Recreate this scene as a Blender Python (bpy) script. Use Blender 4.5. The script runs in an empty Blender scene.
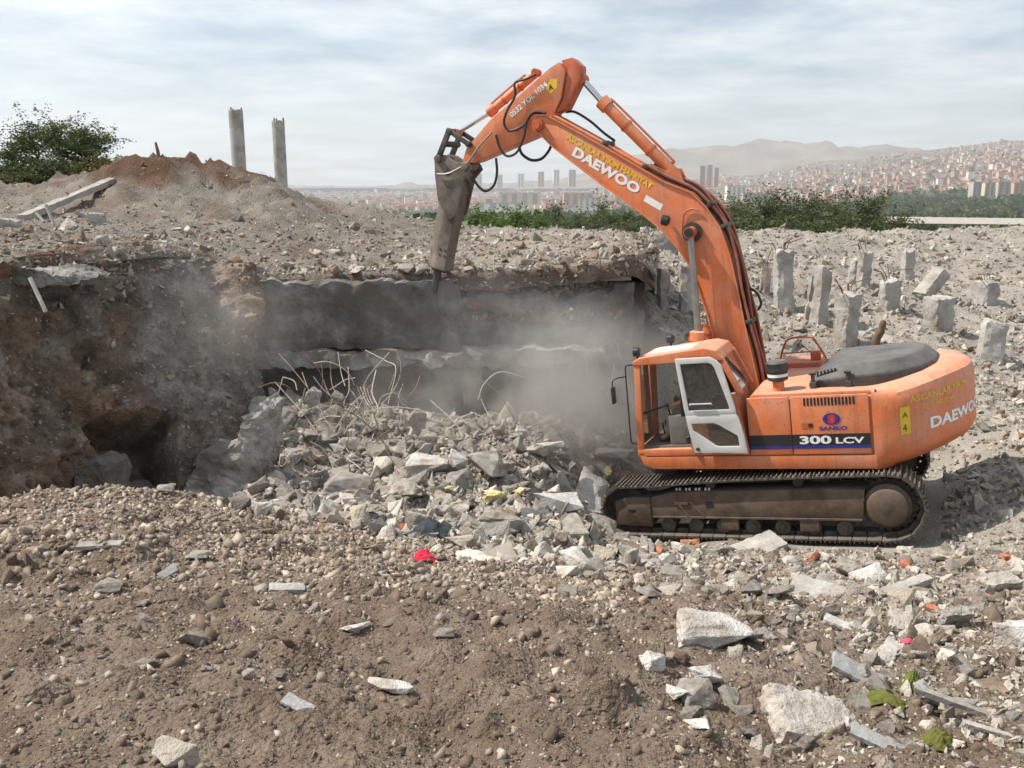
import bpy, bmesh, math, random
import numpy as np
from mathutils import Vector, Matrix, Euler
R = math.radians
sc = bpy.context.scene
random.seed(7); RNG = np.random.default_rng(7)

# ---------------------------------------------------------------- camera
FPX = 910.0; PITCH = R(12.6); CAMZ = 5.3
cam = bpy.data.cameras.new("camera"); cam_o = bpy.data.objects.new("camera", cam)
sc.collection.objects.link(cam_o); sc.camera = cam_o
cam.sensor_width = 36; cam.lens = FPX / 1024 * 36
cam.clip_start = 0.05; cam.clip_end = 60000
cam_o.location = (0, 0, CAMZ); cam_o.rotation_euler = (R(90) - PITCH, 0, 0)

# ---------------------------------------------------------------- sky, sun, exposure
SUN_AZ = R(6)      # sun stands to the left, a little beyond the wall
SUN_EL = R(52)
to_sun = Vector((-math.cos(SUN_AZ) * math.cos(SUN_EL), math.sin(SUN_AZ) * math.cos(SUN_EL), math.sin(SUN_EL)))
w = bpy.data.worlds.new("World"); sc.world = w; w.use_nodes = True
nt = w.node_tree; N = nt.nodes; L = nt.links; N.clear()
out = N.new("ShaderNodeOutputWorld"); bg = N.new("ShaderNodeBackground"); sky = N.new("ShaderNodeTexSky")
sky.sky_type = 'NISHITA'; sky.sun_disc = False; sky.sun_elevation = SUN_EL
sky.sun_rotation = math.atan2(to_sun.x, to_sun.y)
sky.altitude = 900; sky.air_density = 1.0; sky.dust_density = 1.6; sky.ozone_density = 1.0
tc = N.new("ShaderNodeTexCoord"); sep = N.new("ShaderNodeSeparateXYZ"); L.new(tc.outputs["Generated"], sep.inputs[0])
mx = N.new("ShaderNodeMath"); mx.operation = 'MAXIMUM'; L.new(sep.outputs["Z"], mx.inputs[0]); mx.inputs[1].default_value = 0.0
ad = N.new("ShaderNodeMath"); ad.operation = 'ADD'; L.new(mx.outputs[0], ad.inputs[0]); ad.inputs[1].default_value = 0.10
dx = N.new("ShaderNodeMath"); dx.operation = 'DIVIDE'; L.new(sep.outputs["X"], dx.inputs[0]); L.new(ad.outputs[0], dx.inputs[1])
dy = N.new("ShaderNodeMath"); dy.operation = 'DIVIDE'; L.new(sep.outputs["Y"], dy.inputs[0]); L.new(ad.outputs[0], dy.inputs[1])
cmb = N.new("ShaderNodeCombineXYZ"); L.new(dx.outputs[0], cmb.inputs[0]); L.new(dy.outputs[0], cmb.inputs[1])
cn = N.new("ShaderNodeTexNoise"); L.new(cmb.outputs[0], cn.inputs["Vector"])
cn.inputs["Scale"].default_value = 1.05; cn.inputs["Detail"].default_value = 9; cn.inputs["Roughness"].default_value = 0.6
cn.inputs["Distortion"].default_value = 0.1
cr = N.new("ShaderNodeMapRange"); L.new(cn.outputs["Fac"], cr.inputs["Value"])
cr.inputs["From Min"].default_value = 0.38; cr.inputs["From Max"].default_value = 0.64
cr.inputs["To Min"].default_value = 0.12; cr.inputs["To Max"].default_value = 0.95
cm = N.new("ShaderNodeMix"); cm.data_type = 'RGBA'
L.new(cr.outputs[0], cm.inputs["Factor"]); L.new(sky.outputs[0], cm.inputs["A"]); cm.inputs["B"].default_value = (9.2, 9.75, 10.0, 1)
L.new(cm.outputs["Result"], bg.inputs["Color"]); bg.inputs["Strength"].default_value = 0.085
L.new(bg.outputs[0], out.inputs["Surface"])
sun = bpy.data.lights.new("sun", 'SUN'); sun.energy = 4.9; sun.angle = R(0.6); sun.color = (1.0, 0.94, 0.84)
sun_o = bpy.data.objects.new("sun", sun); sc.collection.objects.link(sun_o)
sun_o.rotation_euler = (-to_sun).to_track_quat('-Z', 'Y').to_euler(); sun_o.location = to_sun * 60
vs = sc.view_settings; vs.view_transform = 'Standard'; vs.look = 'None'; vs.exposure = 0.40; vs.gamma = 1; vs.use_curve_mapping = False
sc.render.engine = 'CYCLES'; cy = sc.cycles
cy.use_denoising = True; cy.max_bounces = 4; cy.diffuse_bounces = 2; cy.glossy_bounces = 2; cy.transmission_bounces = 4
cy.transparent_max_bounces = 12; cy.volume_bounces = 1; cy.volume_step_rate = 1.5; cy.volume_max_steps = 128
cy.sample_clamp_indirect = 6.0; cy.use_adaptive_sampling = True; cy.adaptive_threshold = 0.015
cy.caustics_reflective = False; cy.caustics_refractive = False

# ---------------------------------------------------------------- helpers
FWD = np.array([0, math.cos(PITCH), -math.sin(PITCH)]); UPV = np.array([0, math.sin(PITCH), math.cos(PITCH)])
def at(px, py, Y):
    """photo pixel and distance along the ground -> world point"""
    d = FWD + UPV * (384 - py) / FPX + np.array([1, 0, 0]) * (px - 512) / FPX
    return np.array([0, 0, CAMZ]) + d * (Y / d[1])

def _h(ix, iy, iz, seed):
    n = (ix * 374761393 + iy * 668265263 + iz * 2147483647 + seed * 1274126177) & 0xffffffff
    n = ((n ^ (n >> 13)) * 1274126177) & 0xffffffff
    n = ((n ^ (n >> 16)) * 2246822519) & 0xffffffff
    return (n ^ (n >> 15)) & 0xffffffff
def perlin(x, y, z=0.0, seed=0):
    x, y, z = np.broadcast_arrays(np.asarray(x, float), np.asarray(y, float), np.asarray(z, float))
    xi, yi, zi = (np.floor(v).astype(np.int64) for v in (x, y, z))
    xf, yf, zf = x - xi, y - yi, z - zi
    f = lambda t: t * t * t * (t * (t * 6 - 15) + 10)
    u, v, ww = f(xf), f(yf), f(zf); res = 0
    for dx_ in (0, 1):
        for dy_ in (0, 1):
            for dz_ in (0, 1):
                hh = _h(xi + dx_, yi + dy_, zi + dz_, seed)
                gx = ((hh & 1023) / 511.5) - 1; gy = (((hh >> 10) & 1023) / 511.5) - 1; gz = (((hh >> 20) & 1023) / 511.5) - 1
                g = gx * (xf - dx_) + gy * (yf - dy_) + gz * (zf - dz_)
                res = res + g * (u if dx_ else 1 - u) * (v if dy_ else 1 - v) * (ww if dz_ else 1 - ww)
    return res
def fbm(x, y, z=0.0, octv=4, seed=0, gain=0.5):
    a = 1.0; s = 0; x, y, z = np.asarray(x, float), np.asarray(y, float), np.asarray(z, float)
    for o in range(octv):
        s = s + a * perlin(x, y, z, seed + o * 17); a *= gain; x, y, z = x * 2.03 + 3.1, y * 2.03 + 1.7, z * 2.03 + 5.3
    return s
def ss(a, b, x):
    t = np.clip((np.asarray(x, float) - a) / (b - a), 0, 1); return t * t * (3 - 2 * t)

class RBF:
    def __init__(self, P, smooth=0.02):
        P = np.array(P, float); self.c = P[:, :2]; n = len(P)
        K = self.k(self.c); A = np.zeros((n + 3, n + 3)); A[:n, :n] = K + np.eye(n) * smooth
        A[:n, n] = 1; A[:n, n + 1:] = self.c; A[n, :n] = 1; A[n + 1:, :n] = self.c.T
        self.w = np.linalg.solve(A, np.r_[P[:, 2], 0, 0, 0])
    def k(self, p):
        d2 = ((p[:, None, :] - self.c[None]) ** 2).sum(-1); return 0.5 * d2 * np.log(d2 + 1e-9)
    def __call__(self, x, y):
        x = np.asarray(x, float); s = x.shape; p = np.c_[x.ravel(), np.asarray(y, float).ravel()]; o = np.empty(len(p))
        for i in range(0, len(p), 40000):
            q = p[i:i + 40000]; o[i:i + 40000] = self.k(q) @ self.w[:-3] + self.w[-3] + q @ self.w[-2:]
        return o.reshape(s)

def col_link(o, parent=None):
    sc.collection.objects.link(o)
    if parent is not None: o.parent = parent
    return o
def tag(o, label=None, cat=None, group=None, kind=None):
    if label: o['label'] = label
    if cat: o['category'] = cat; o['kind'] = 'thing'
    if group: o['group'] = group
    if kind: o['kind'] = kind
    return o
def empty(name, loc=(0, 0, 0), mat3=None):
    o = bpy.data.objects.new(name, None); o.empty_display_size = 0.3; col_link(o)
    M = (mat3.to_4x4() if mat3 is not None else Matrix.Identity(4)); M.translation = Vector(loc); o.matrix_world = M
    return o
def np_mesh(name, V, F, mats=(), smooth=False, mi=None, attrs=None):
    """V (n,3); F (m,k) array of equal-sized faces, or a list of such arrays"""
    me = bpy.data.meshes.new(name); V = np.ascontiguousarray(V, dtype=np.float32)
    FL = [np.asarray(f, dtype=np.int32) for f in (F if isinstance(F, list) else [F]) if len(f)]
    me.vertices.add(len(V)); me.vertices.foreach_set("co", V.ravel())
    idx = np.concatenate([f.ravel() for f in FL]); tot = np.concatenate([np.full(len(f), f.shape[1], np.int32) for f in FL])
    me.loops.add(len(idx)); me.loops.foreach_set("vertex_index", idx)
    st = np.concatenate([[0], np.cumsum(tot)[:-1]]).astype(np.int32)
    me.polygons.add(len(tot)); me.polygons.foreach_set("loop_start", st)
    me.polygons.foreach_set("use_smooth", np.full(len(tot), bool(smooth)))
    for m in mats: me.materials.append(m)
    if mi is not None: me.polygons.foreach_set("material_index", np.asarray(mi, np.int32))
    for k, v in (attrs or {}).items():
        v = np.asarray(v, np.float32)
        if v.ndim == 1: a = me.attributes.new(k, 'FLOAT', 'POINT'); a.data.foreach_set("value", v)
        else: a = me.attributes.new(k, 'FLOAT_COLOR', 'POINT'); a.data.foreach_set("color", np.c_[v, np.ones(len(v))].astype(np.float32).ravel())
    me.update(calc_edges=True); me.validate()
    return me
def np_obj(name, V, F, mats, parent=None, **k):
    return col_link(bpy.data.objects.new(name, np_mesh(name, V, F, mats, **k)), parent)
def grid_faces(nr, nc, wrap=False):
    i, j = np.meshgrid(np.arange(nr - 1), np.arange(nc if wrap else nc - 1), indexing='ij'); j2 = (j + 1) % nc
    return np.stack([i * nc + j, i * nc + j2, (i + 1) * nc + j2, (i + 1) * nc + j], -1).reshape(-1, 4)

class MB:
    """collects shapes; build() makes ONE mesh object"""
    def __init__(s): s.v = []; s.f = []
    def add(s, V, F):
        b = len(s.v); s.v += [tuple(float(c) for c in p) for p in V]; s.f += [tuple(int(i) + b for i in f) for f in F]; return s
    def box(s, lo, hi):
        (a, b, c), (d, e, f) = lo, hi
        return s.add([(a, b, c), (d, b, c), (d, e, c), (a, e, c), (a, b, f), (d, b, f), (d, e, f), (a, e, f)],
                     [(0, 3, 2, 1), (4, 5, 6, 7), (0, 1, 5, 4), (1, 2, 6, 5), (2, 3, 7, 6), (3, 0, 4, 7)])
    def prism(s, poly, l0, l1):
        """poly in (s,h), extruded along the second axis from l0 to l1"""
        ar = sum(poly[i][0] * poly[(i + 1) % len(poly)][1] - poly[(i + 1) % len(poly)][0] * poly[i][1] for i in range(len(poly)))
        if ar < 0: poly = poly[::-1]
        a, b = min(l0, l1), max(l0, l1); n = len(poly)
        V = [(p[0], a, p[1]) for p in poly] + [(p[0], b, p[1]) for p in poly]
        F = [tuple(range(n)), tuple(range(2 * n - 1, n - 1, -1))] + [(i, i + n, (i + 1) % n + n, (i + 1) % n) for i in range(n)]
        return s.add(V, F)
    def frame(s, outer, inner, l0, l1):
        """ring between two polygons with equal counts, in (s,h)"""
        n = len(outer); V = []
        for l in (l0, l1): V += [(p[0], l, p[1]) for p in outer] + [(p[0], l, p[1]) for p in inner]
        F = []
        for i in range(n):
            j = (i + 1) % n
            F += [(i, j, n + j, n + i), (2 * n + i, 3 * n + i, 3 * n + j, 2 * n + j), (i, 2 * n + i, 2 * n + j, j), (n + i, n + j, 3 * n + j, 3 * n + i)]
        return s.add(V, F)
    def tube(s, path, r, n=8, caps=True):
        P = [Vector(p) for p in path]; rr = r if hasattr(r, '__len__') else [r] * len(P); V = []; prev = None
        for i, p in enumerate(P):
            t = (P[min(i + 1, len(P) - 1)] - P[max(i - 1, 0)]).normalized()
            if prev is None:
                prev = t.orthogonal().normalized()
            else:
                prev = (prev - t * prev.dot(t)); prev = prev.normalized() if prev.length > 1e-6 else t.orthogonal().normalized()
            b = t.cross(prev)
            V += [p + (prev * math.cos(2 * math.pi * k / n) + b * math.sin(2 * math.pi * k / n)) * rr[i] for k in range(n)]
        F = [(i * n + k, i * n + (k + 1) % n, (i + 1) * n + (k + 1) % n, (i + 1) * n + k) for i in range(len(P) - 1) for k in range(n)]
        if caps: F += [tuple(range(n - 1, -1, -1)), tuple((len(P) - 1) * n + k for k in range(n))]
        return s.add(V, F)
    def cyl(s, p0, p1, r0, r1=None, n=16): return s.tube([p0, p1], [r0, r0 if r1 is None else r1], n)
    def build(s, name, mat, parent=None, bevel=0.0, smooth=True, seg=2, ang=35):
        me = bpy.data.meshes.new(name); me.from_pydata(s.v, [], s.f)
        for m in (mat if isinstance(mat, (list, tuple)) else [mat]): me.materials.append(m)
        bm = bmesh.new(); bm.from_mesh(me); bmesh.ops.recalc_face_normals(bm, faces=bm.faces)
        if bevel:
            es = [e for e in bm.edges if len(e.link_faces) == 2 and e.calc_face_angle(0) > R(25)]
            bmesh.ops.bevel(bm, geom=es, offset=bevel, segments=seg, profile=0.6, affect='EDGES', clamp_overlap=True)
        bm.to_mesh(me); bm.free()
        me.polygons.foreach_set("use_smooth", [False] * len(me.polygons))
        if smooth:
            me.polygons.foreach_set("use_smooth", [True] * len(me.polygons)); me.set_sharp_from_angle(angle=R(ang))
        return col_link(bpy.data.objects.new(name, me), parent)
def catmull(pts, n=8):
    P = [Vector(p) for p in pts]; P = [P[0] * 2 - P[1]] + P + [P[-1] * 2 - P[-2]]; o = []
    for i in range(1, len(P) - 2):
        for k in range(n):
            t = k / n; a, b, c, d = P[i - 1], P[i], P[i + 1], P[i + 2]
            o.append(0.5 * ((2 * b) + (c - a) * t + (2 * a - 5 * b + 4 * c - d) * t * t + (3 * b - a - 3 * c + d) * t ** 3))
    return o + [P[-2]]

# ---------------------------------------------------------------- materials
MATS = {}
def nmat(name):
    m = bpy.data.materials.new(name); m.use_nodes = True; MATS[name] = m
    return m, m.node_tree.nodes, m.node_tree.links, m.node_tree.nodes["Principled BSDF"]
def ramp(N, L, src, stops):
    r = N.new("ShaderNodeValToRGB"); e = r.color_ramp.elements
    while len(e) < len(stops): e.new(0.5)
    for i, (p, c) in enumerate(stops): e[i].position = p; e[i].color = (*c, 1) if len(c) == 3 else c
    L.new(src, r.inputs["Fac"]); return r.outputs["Color"]
def noise(N, L, vec, scale, detail=5, rough=0.55, dist=0.0):
    n = N.new("ShaderNodeTexNoise"); L.new(vec, n.inputs["Vector"]); n.inputs["Scale"].default_value = scale
    n.inputs["Detail"].default_value = detail; n.inputs["Roughness"].default_value = rough; n.inputs["Distortion"].default_value = dist
    return n.outputs["Fac"]
def mixc(N, L, fac, a, b, mode='MIX'):
    m = N.new("ShaderNodeMix"); m.data_type = 'RGBA'; m.blend_type = mode
    for sock, v in ((m.inputs["Factor"], fac), (m.inputs["A"], a), (m.inputs["B"], b)):
        if isinstance(v, (int, float)): sock.default_value = v
        elif isinstance(v, tuple): sock.default_value = (*v, 1) if len(v) == 3 else v
        else: L.new(v, sock)
    return m.outputs["Result"]
def bump(N, L, B, h, strength=0.5, dist=0.02, chain=None):
    b = N.new("ShaderNodeBump"); L.new(h, b.inputs["Height"]); b.inputs["Strength"].default_value = strength; b.inputs["Distance"].default_value = dist
    if chain is not None: L.new(chain, b.inputs["Normal"])
    L.new(b.outputs[0], B.inputs["Normal"]); return b.outputs[0]
def mat_rock(name, c0, c1, c2, scale=3.0, bscale=25.0, bstr=0.6, bdist=0.02, rough=0.95, tint=None, rnd=0.0, dirt=None, boards=0.0):
    """mineral surface: three colours by noise, fine relief; tint = vertex attribute of per-stone brightness, rnd = per-object variation"""
    m, N, L, B = nmat(name); tc = N.new("ShaderNodeTexCoord"); g = N.new("ShaderNodeNewGeometry")
    v = g.outputs["Position"]
    if rnd: v = tc.outputs["Object"]
    f = noise(N, L, v, scale, 3, 0.65)
    c = ramp(N, L, f, [(0.3, c0), (0.5, c1), (0.72, c2)])
    f2 = noise(N, L, v, bscale * 2.3, 1, 0.6)
    c = mixc(N, L, 0.35, c, ramp(N, L, f2, [(0.3, (0.55, 0.55, 0.55)), (0.7, (1.25, 1.25, 1.25))]), 'MULTIPLY')
    if tint:
        a = N.new("ShaderNodeAttribute"); a.attribute_name = tint; c = mixc(N, L, 1.0, c, a.outputs["Color"], 'MULTIPLY')
    if rnd:
        oi = N.new("ShaderNodeObjectInfo")
        c = mixc(N, L, 1.0, c, ramp(N, L, oi.outputs["Random"], [(0, (1 - rnd,) * 3), (0.5, (1.0, 0.97, 0.93)), (1, (1 + rnd, 1 + rnd * .95, 1 + rnd * .85))]), 'MULTIPLY')
    if dirt:   # brown soil clinging in patches
        f3 = noise(N, L, v, scale * 0.7, 4, 0.6); c = mixc(N, L, ramp(N, L, f3, [(0.5, (0, 0, 0)), (0.62, (0.8, 0.8, 0.8))]), c, dirt)
    L.new(c, B.inputs["Base Color"]); B.inputs["Roughness"].default_value = rough; B.inputs["Specular IOR Level"].default_value = 0.15
    f4 = noise(N, L, v, bscale, 3, 0.7)
    if boards:       # shuttering marks cast into the concrete
        wv = N.new("ShaderNodeTexWave"); L.new(v, wv.inputs["Vector"]); wv.bands_direction = 'Z'; wv.wave_profile = 'SAW'; wv.inputs["Scale"].default_value = boards; wv.inputs["Distortion"].default_value = 1.2; wv.inputs["Detail"].default_value = 2
        ms = N.new("ShaderNodeMath"); ms.operation = 'MULTIPLY_ADD'; L.new(wv.outputs["Fac"], ms.inputs[0]); ms.inputs[1].default_value = 0.5; L.new(f4, ms.inputs[2]); f4 = ms.outputs[0]
    bump(N, L, B, f4, bstr, bdist)
    return m
def mat_plain(name, c, rough=0.5, metal=0.0, var=0.15, scale=6.0, bstr=0.0, bscale=40, spec=0.5, dust=0.0, dustc=(0.42, 0.36, 0.30), wear=0.0):
    m, N, L, B = nmat(name); tc = N.new("ShaderNodeTexCoord"); v = tc.outputs["Object"]
    f = noise(N, L, v, scale, 6, 0.65)
    cc = ramp(N, L, f, [(0.3, tuple(x * (1 - var) for x in c)), (0.7, tuple(min(1, x * (1 + var)) for x in c))])
    if dust:
        g = N.new("ShaderNodeNewGeometry"); sp = N.new("ShaderNodeSeparateXYZ"); L.new(g.outputs["Normal"], sp.inputs[0])
        f2 = noise(N, L, v, 2.3, 8, 0.7)
        a = N.new("ShaderNodeMath"); a.operation = 'MULTIPLY_ADD'; L.new(sp.outputs["Z"], a.inputs[0]); a.inputs[1].default_value = 0.28; L.new(f2, a.inputs[2])
        fac = ramp(N, L, a.outputs[0], [(0.42, (0, 0, 0)), (0.9, (dust,) * 3)])
        cc = mixc(N, L, fac, cc, dustc)
        L.new(mixc(N, L, fac, (rough,) * 3, (0.9,) * 3), B.inputs["Roughness"])
    else: B.inputs["Roughness"].default_value = rough
    if wear:
        f7 = noise(N, L, v, 22.0, 4, 0.75); f8 = noise(N, L, v, 1.4, 4, 0.7)
        mp = N.new("ShaderNodeMapping"); L.new(v, mp.inputs[0]); mp.inputs["Scale"].default_value = (9, 9, 0.9); f9 = noise(N, L, mp.outputs[0], 1.0, 4, 0.7)
        cc = mixc(N, L, ramp(N, L, f9, [(0.50, (0, 0, 0)), (0.75, (0.55,) * 3)]), cc, (0.24, 0.12, 0.075)); cc = mixc(N, L, ramp(N, L, f7, [(0.61, (0, 0, 0)), (0.66, (wear,) * 3)]), cc, (0.16, 0.09, 0.06))
        cc = mixc(N, L, ramp(N, L, f8, [(0.42, (0, 0, 0)), (0.75, (0.4,) * 3)]), cc, (0.66, 0.24, 0.11))
    L.new(cc, B.inputs["Base Color"]); B.inputs["Metallic"].default_value = metal; B.inputs["Specular IOR Level"].default_value = spec
    if bstr: bump(N, L, B, noise(N, L, v, bscale, 5, 0.6), bstr, 0.01)
    return m
def mat_ground():
    m, N, L, B = nmat("ground_soil"); g = N.new("ShaderNodeNewGeometry"); v = g.outputs["Position"]
    a = N.new("ShaderNodeAttribute"); a.attribute_name = "zone"; sep = N.new("ShaderNodeSeparateColor"); L.new(a.outputs["Color"], sep.inputs[0])
    f = noise(N, L, v, 1.7, 4, 0.65); f2 = noise(N, L, v, 14.0, 3, 0.65); f5 = noise(N, L, v, 70.0, 1, 0.65)
    soil = ramp(N, L, f, [(0.28, (0.165, 0.120, 0.090)), (0.5, (0.250, 0.192, 0.150)), (0.72, (0.345, 0.283, 0.228))])
    grey = ramp(N, L, f, [(0.28, (0.250, 0.225, 0.195)), (0.5, (0.330, 0.300, 0.265)), (0.72, (0.40, 0.37, 0.33))])
    red = ramp(N, L, f, [(0.3, (0.150, 0.088, 0.058)), (0.7, (0.240, 0.150, 0.100))])
    f3 = N.new("ShaderNodeMath"); f3.operation = 'MULTIPLY_ADD'; L.new(f2, f3.inputs[0]); f3.inputs[1].default_value = 0.9; L.new(sep.outputs["Red"], f3.inputs[2])
    c = mixc(N, L, ramp(N, L, f3.outputs[0], [(0.62, (0, 0, 0)), (1.0, (1, 1, 1))]), soil, grey)
    f6 = N.new("ShaderNodeMath"); f6.operation = 'MULTIPLY_ADD'; L.new(f2, f6.inputs[0]); f6.inputs[1].default_value = 0.8; L.new(sep.outputs["Green"], f6.inputs[2])
    c = mixc(N, L, ramp(N, L, f6.outputs[0], [(0.6, (0, 0, 0)), (1.0, (1, 1, 1))]), c, red)
    c = mixc(N, L, 0.55, c, ramp(N, L, f5, [(0.32, (0.55, 0.53, 0.5)), (0.62, (1.15, 1.15, 1.15)), (0.75, (1.5, 1.48, 1.42))]), 'MULTIPLY')
    c = mixc(N, L, sep.outputs["Blue"], c, mixc(N, L, 1.0, c, (0.60, 0.59, 0.585), 'MULTIPLY'))
    L.new(c, B.inputs["Base Color"]); B.inputs["Roughness"].default_value = 1.0; B.inputs["Specular IOR Level"].default_value = 0.05
    vo = N.new("ShaderNodeTexVoronoi"); L.new(v, vo.inputs["Vector"]); vo.inputs["Scale"].default_value = 26; vo.inputs["Randomness"].default_value = 1
    h1 = N.new("ShaderNodeMath"); h1.operation = 'MULTIPLY_ADD'; L.new(f2, h1.inputs[0]); h1.inputs[1].default_value = 1.0; h2 = N.new("ShaderNodeMath"); h2.operation = 'MULTIPLY_ADD'
    L.new(f5, h2.inputs[0]); h2.inputs[1].default_value = 0.3; h3 = N.new("ShaderNodeMath"); h3.operation = 'MULTIPLY'; L.new(vo.outputs["Distance"], h3.inputs[0]); h3.inputs[1].default_value = -0.45; L.new(h3.outputs[0], h2.inputs[2]); L.new(h2.outputs[0], h1.inputs[2])
    bump(N, L, B, h1.outputs[0], 0.85, 0.05)
    return m
mat_ground()
mat_rock("concrete_rubble", (0.27, 0.245, 0.215), (0.40, 0.37, 0.33), (0.52, 0.49, 0.45), 2.6, 26, 1.0, 0.03, tint="tint")
mat_rock("concrete_chunk", (0.30, 0.275, 0.245), (0.43, 0.40, 0.365), (0.54, 0.51, 0.47), 2.2, 22, 0.8, 0.03, rnd=0.22, dirt=(0.21, 0.155, 0.115))
mat_rock("soil_clod", (0.17, 0.120, 0.087), (0.245, 0.182, 0.137), (0.32, 0.255, 0.20), 4.0, 40, 0.8, 0.02, rnd=0.2)
mat_rock("pebble", (0.24, 0.205, 0.17), (0.36, 0.315, 0.27), (0.48, 0.43, 0.375), 3.0, 60, 0.5, 0.01, tint="tint")
mat_rock("concrete_wall", (0.075, 0.070, 0.064), (0.175, 0.166, 0.152), (0.38, 0.36, 0.335), 1.3, 12, 0.8, 0.04, dirt=(0.13, 0.105, 0.085), boards=.9)
mat_rock("concrete_pale", (0.29, 0.275, 0.255), (0.40, 0.38, 0.35), (0.50, 0.48, 0.45), 1.6, 18, 0.6, 0.02, dirt=(0.27, 0.22, 0.175))
mat_rock("bank_soil", (0.062, 0.050, 0.041), (0.128, 0.105, 0.086), (0.235, 0.205, 0.178), 1.6, 9, 1.0, 0.09, tint="tint")
mat_rock("brick_red", (0.30, 0.11, 0.06), (0.42, 0.17, 0.10), (0.50, 0.26, 0.17), 5.0, 40, 0.5, 0.01)
# ---------------------------------------------------------------- near terrain
# machine frame (x forward, y left, z up); it stands nose-down on the slope into the pit
MO = Vector((4.390, 14.663, -0.147)); MYAW = R(24.47); MPIT = R(8.05)
_f = Vector((-math.cos(MYAW) * math.cos(MPIT), math.sin(MYAW) * math.cos(MPIT), -math.sin(MPIT)))
_l = Vector((-math.sin(MYAW), -math.cos(MYAW), 0)); _u = _f.cross(_l)
MM = Matrix((_f, _l, _u)).transposed()
def mloc(s, l, h): return MO + _f * s + _l * l + _u * h

CA = [at(*p) for p in [
 (-250,768,3.9),(0,768,3.9),(256,768,3.9),(512,768,3.9),(768,768,3.95),(1024,768,4.1),(1280,768,4.1),
 (0,680,5.0),(256,680,5.05),(512,680,5.1),(768,680,5.3),(1024,680,5.6),
 (-200,600,6.6),(0,600,6.7),(200,600,6.8),(400,600,7.1),(600,600,7.5),(800,600,8.2),(1024,610,8.2),(1250,600,8.2),
 (-150,540,8.2),(0,540,8.3),(150,540,8.5),(300,548,9.0),(420,556,9.8),(520,556,10.6),(640,556,11.6),(760,553,12.1),(880,556,11.6),(1024,560,11.0),(1200,560,10.6),
 (-200,500,9.4),(-60,498,9.6),(40,494,9.9),(110,490,10.1),(170,494,10.2),(230,504,10.3),(290,517,10.5),(340,527,10.7),
 (330,512,12.0),(300,495,12.8),(280,450,14.5),(290,405,16.3),(370,470,14.0),(370,425,15.8),
 (450,520,11.8),(450,480,13.4),(450,448,14.8),(470,428,15.9),(540,505,12.9),(550,465,14.6),(550,432,16.0),(600,440,16.6),(640,450,16.8),
 (1024,500,13.0),(1120,480,13.5),(1000,450,15.0),(1024,400,18.0),(960,430,16.2),(1150,400,17.5),(1024,330,23),(1200,330,22.5),(1024,229,34),(940,233,34),(1250,222,33),
 (850,340,21),(850,300,25),(850,238,33),(780,300,24.5),(770,250,30),(700,345,20),(700,255,29),(720,235,32),(660,335,19),(655,262,24.5),(650,240,29),(920,280,28),(1000,280,28)]]
CA += [np.array([x, 1.2, 3.45]) for x in (-3, 0, 3)] + [np.array([x, -2, 3.7]) for x in (-4, 0, 4)]
CA += [np.array([x, y, z]) for x, y, z in [(-6.5,12.2,0.4),(-5.6,14,0.5),(-4.6,13,0.55),(-5,16,1.0),(-4,18.5,0.9),(-1,18.5,0.8),(1.5,18.5,0.8),(-4,21,0.9),(0,21,0.9),
      (-9,11.5,0.6),(-12,12,0.5),(-8,15,0.6),(-14,8,2.1)]]
CA += [np.array([x, y, z]) for x in (-20, -8, 5, 15, 26, 40) for y, z in ((48, 0.0), (64, -4.5)) ]
CA += [np.array(mloc(s, l, -0.03)) for s in (-2.6, -0.8, 0.9, 2.4) for l in (-1.9, 0.0, 1.75)]
_HA = RBF(CA, 0.03)
def HA0(x, y):
    x = np.asarray(x, float); y = np.asarray(y, float)
    z = _HA(x, y)
    # under the standing wall the ground stays at basement level
    pit = 0.75 + 0.12 * np.sin(x * 1.3); k = ss(16.4, 17.4, y) * (1 - ss(2.35, 3.3, x)) * (1 - ss(22, 23, y))
    return z * (1 - k) + np.minimum(z, pit) * k
def mach_flat(x, y):
    """1 under the crawler tracks, fading out around them"""
    dx, dy = np.asarray(x, float) - MO.x, np.asarray(y, float) - MO.y
    s = dx * _f.x / math.cos(MPIT) + dy * _f.y / math.cos(MPIT); l = dx * _l.x + dy * _l.y
    return (1 - ss(2.4, 3.0, np.abs(s))) * (1 - ss(1.6, 2.1, np.abs(l)))
HUMPS = [(at(px, py, Y)[0], Y, r_, h_) for px, py, Y, r_, h_ in ((302, 655, 5.55, .24, .10), (432, 655, 5.6, .26, .09), (606, 718, 4.75, .27, .17), (40, 712, 4.8, .22, .10), (283, 690, 5.05, .10, .09), (540, 625, 6.4, .3, .08), (215, 640, 6.0, .25, .09), (120, 560, 8.0, .5, .12), (350, 590, 7.4, .4, .10), (760, 610, 8.2, .5, .14), (930, 690, 5.8, .35, .12), (30, 640, 6.0, .35, .12), (470, 740, 4.5, .2, .07), (700, 760, 4.3, .2, .08))]
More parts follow.
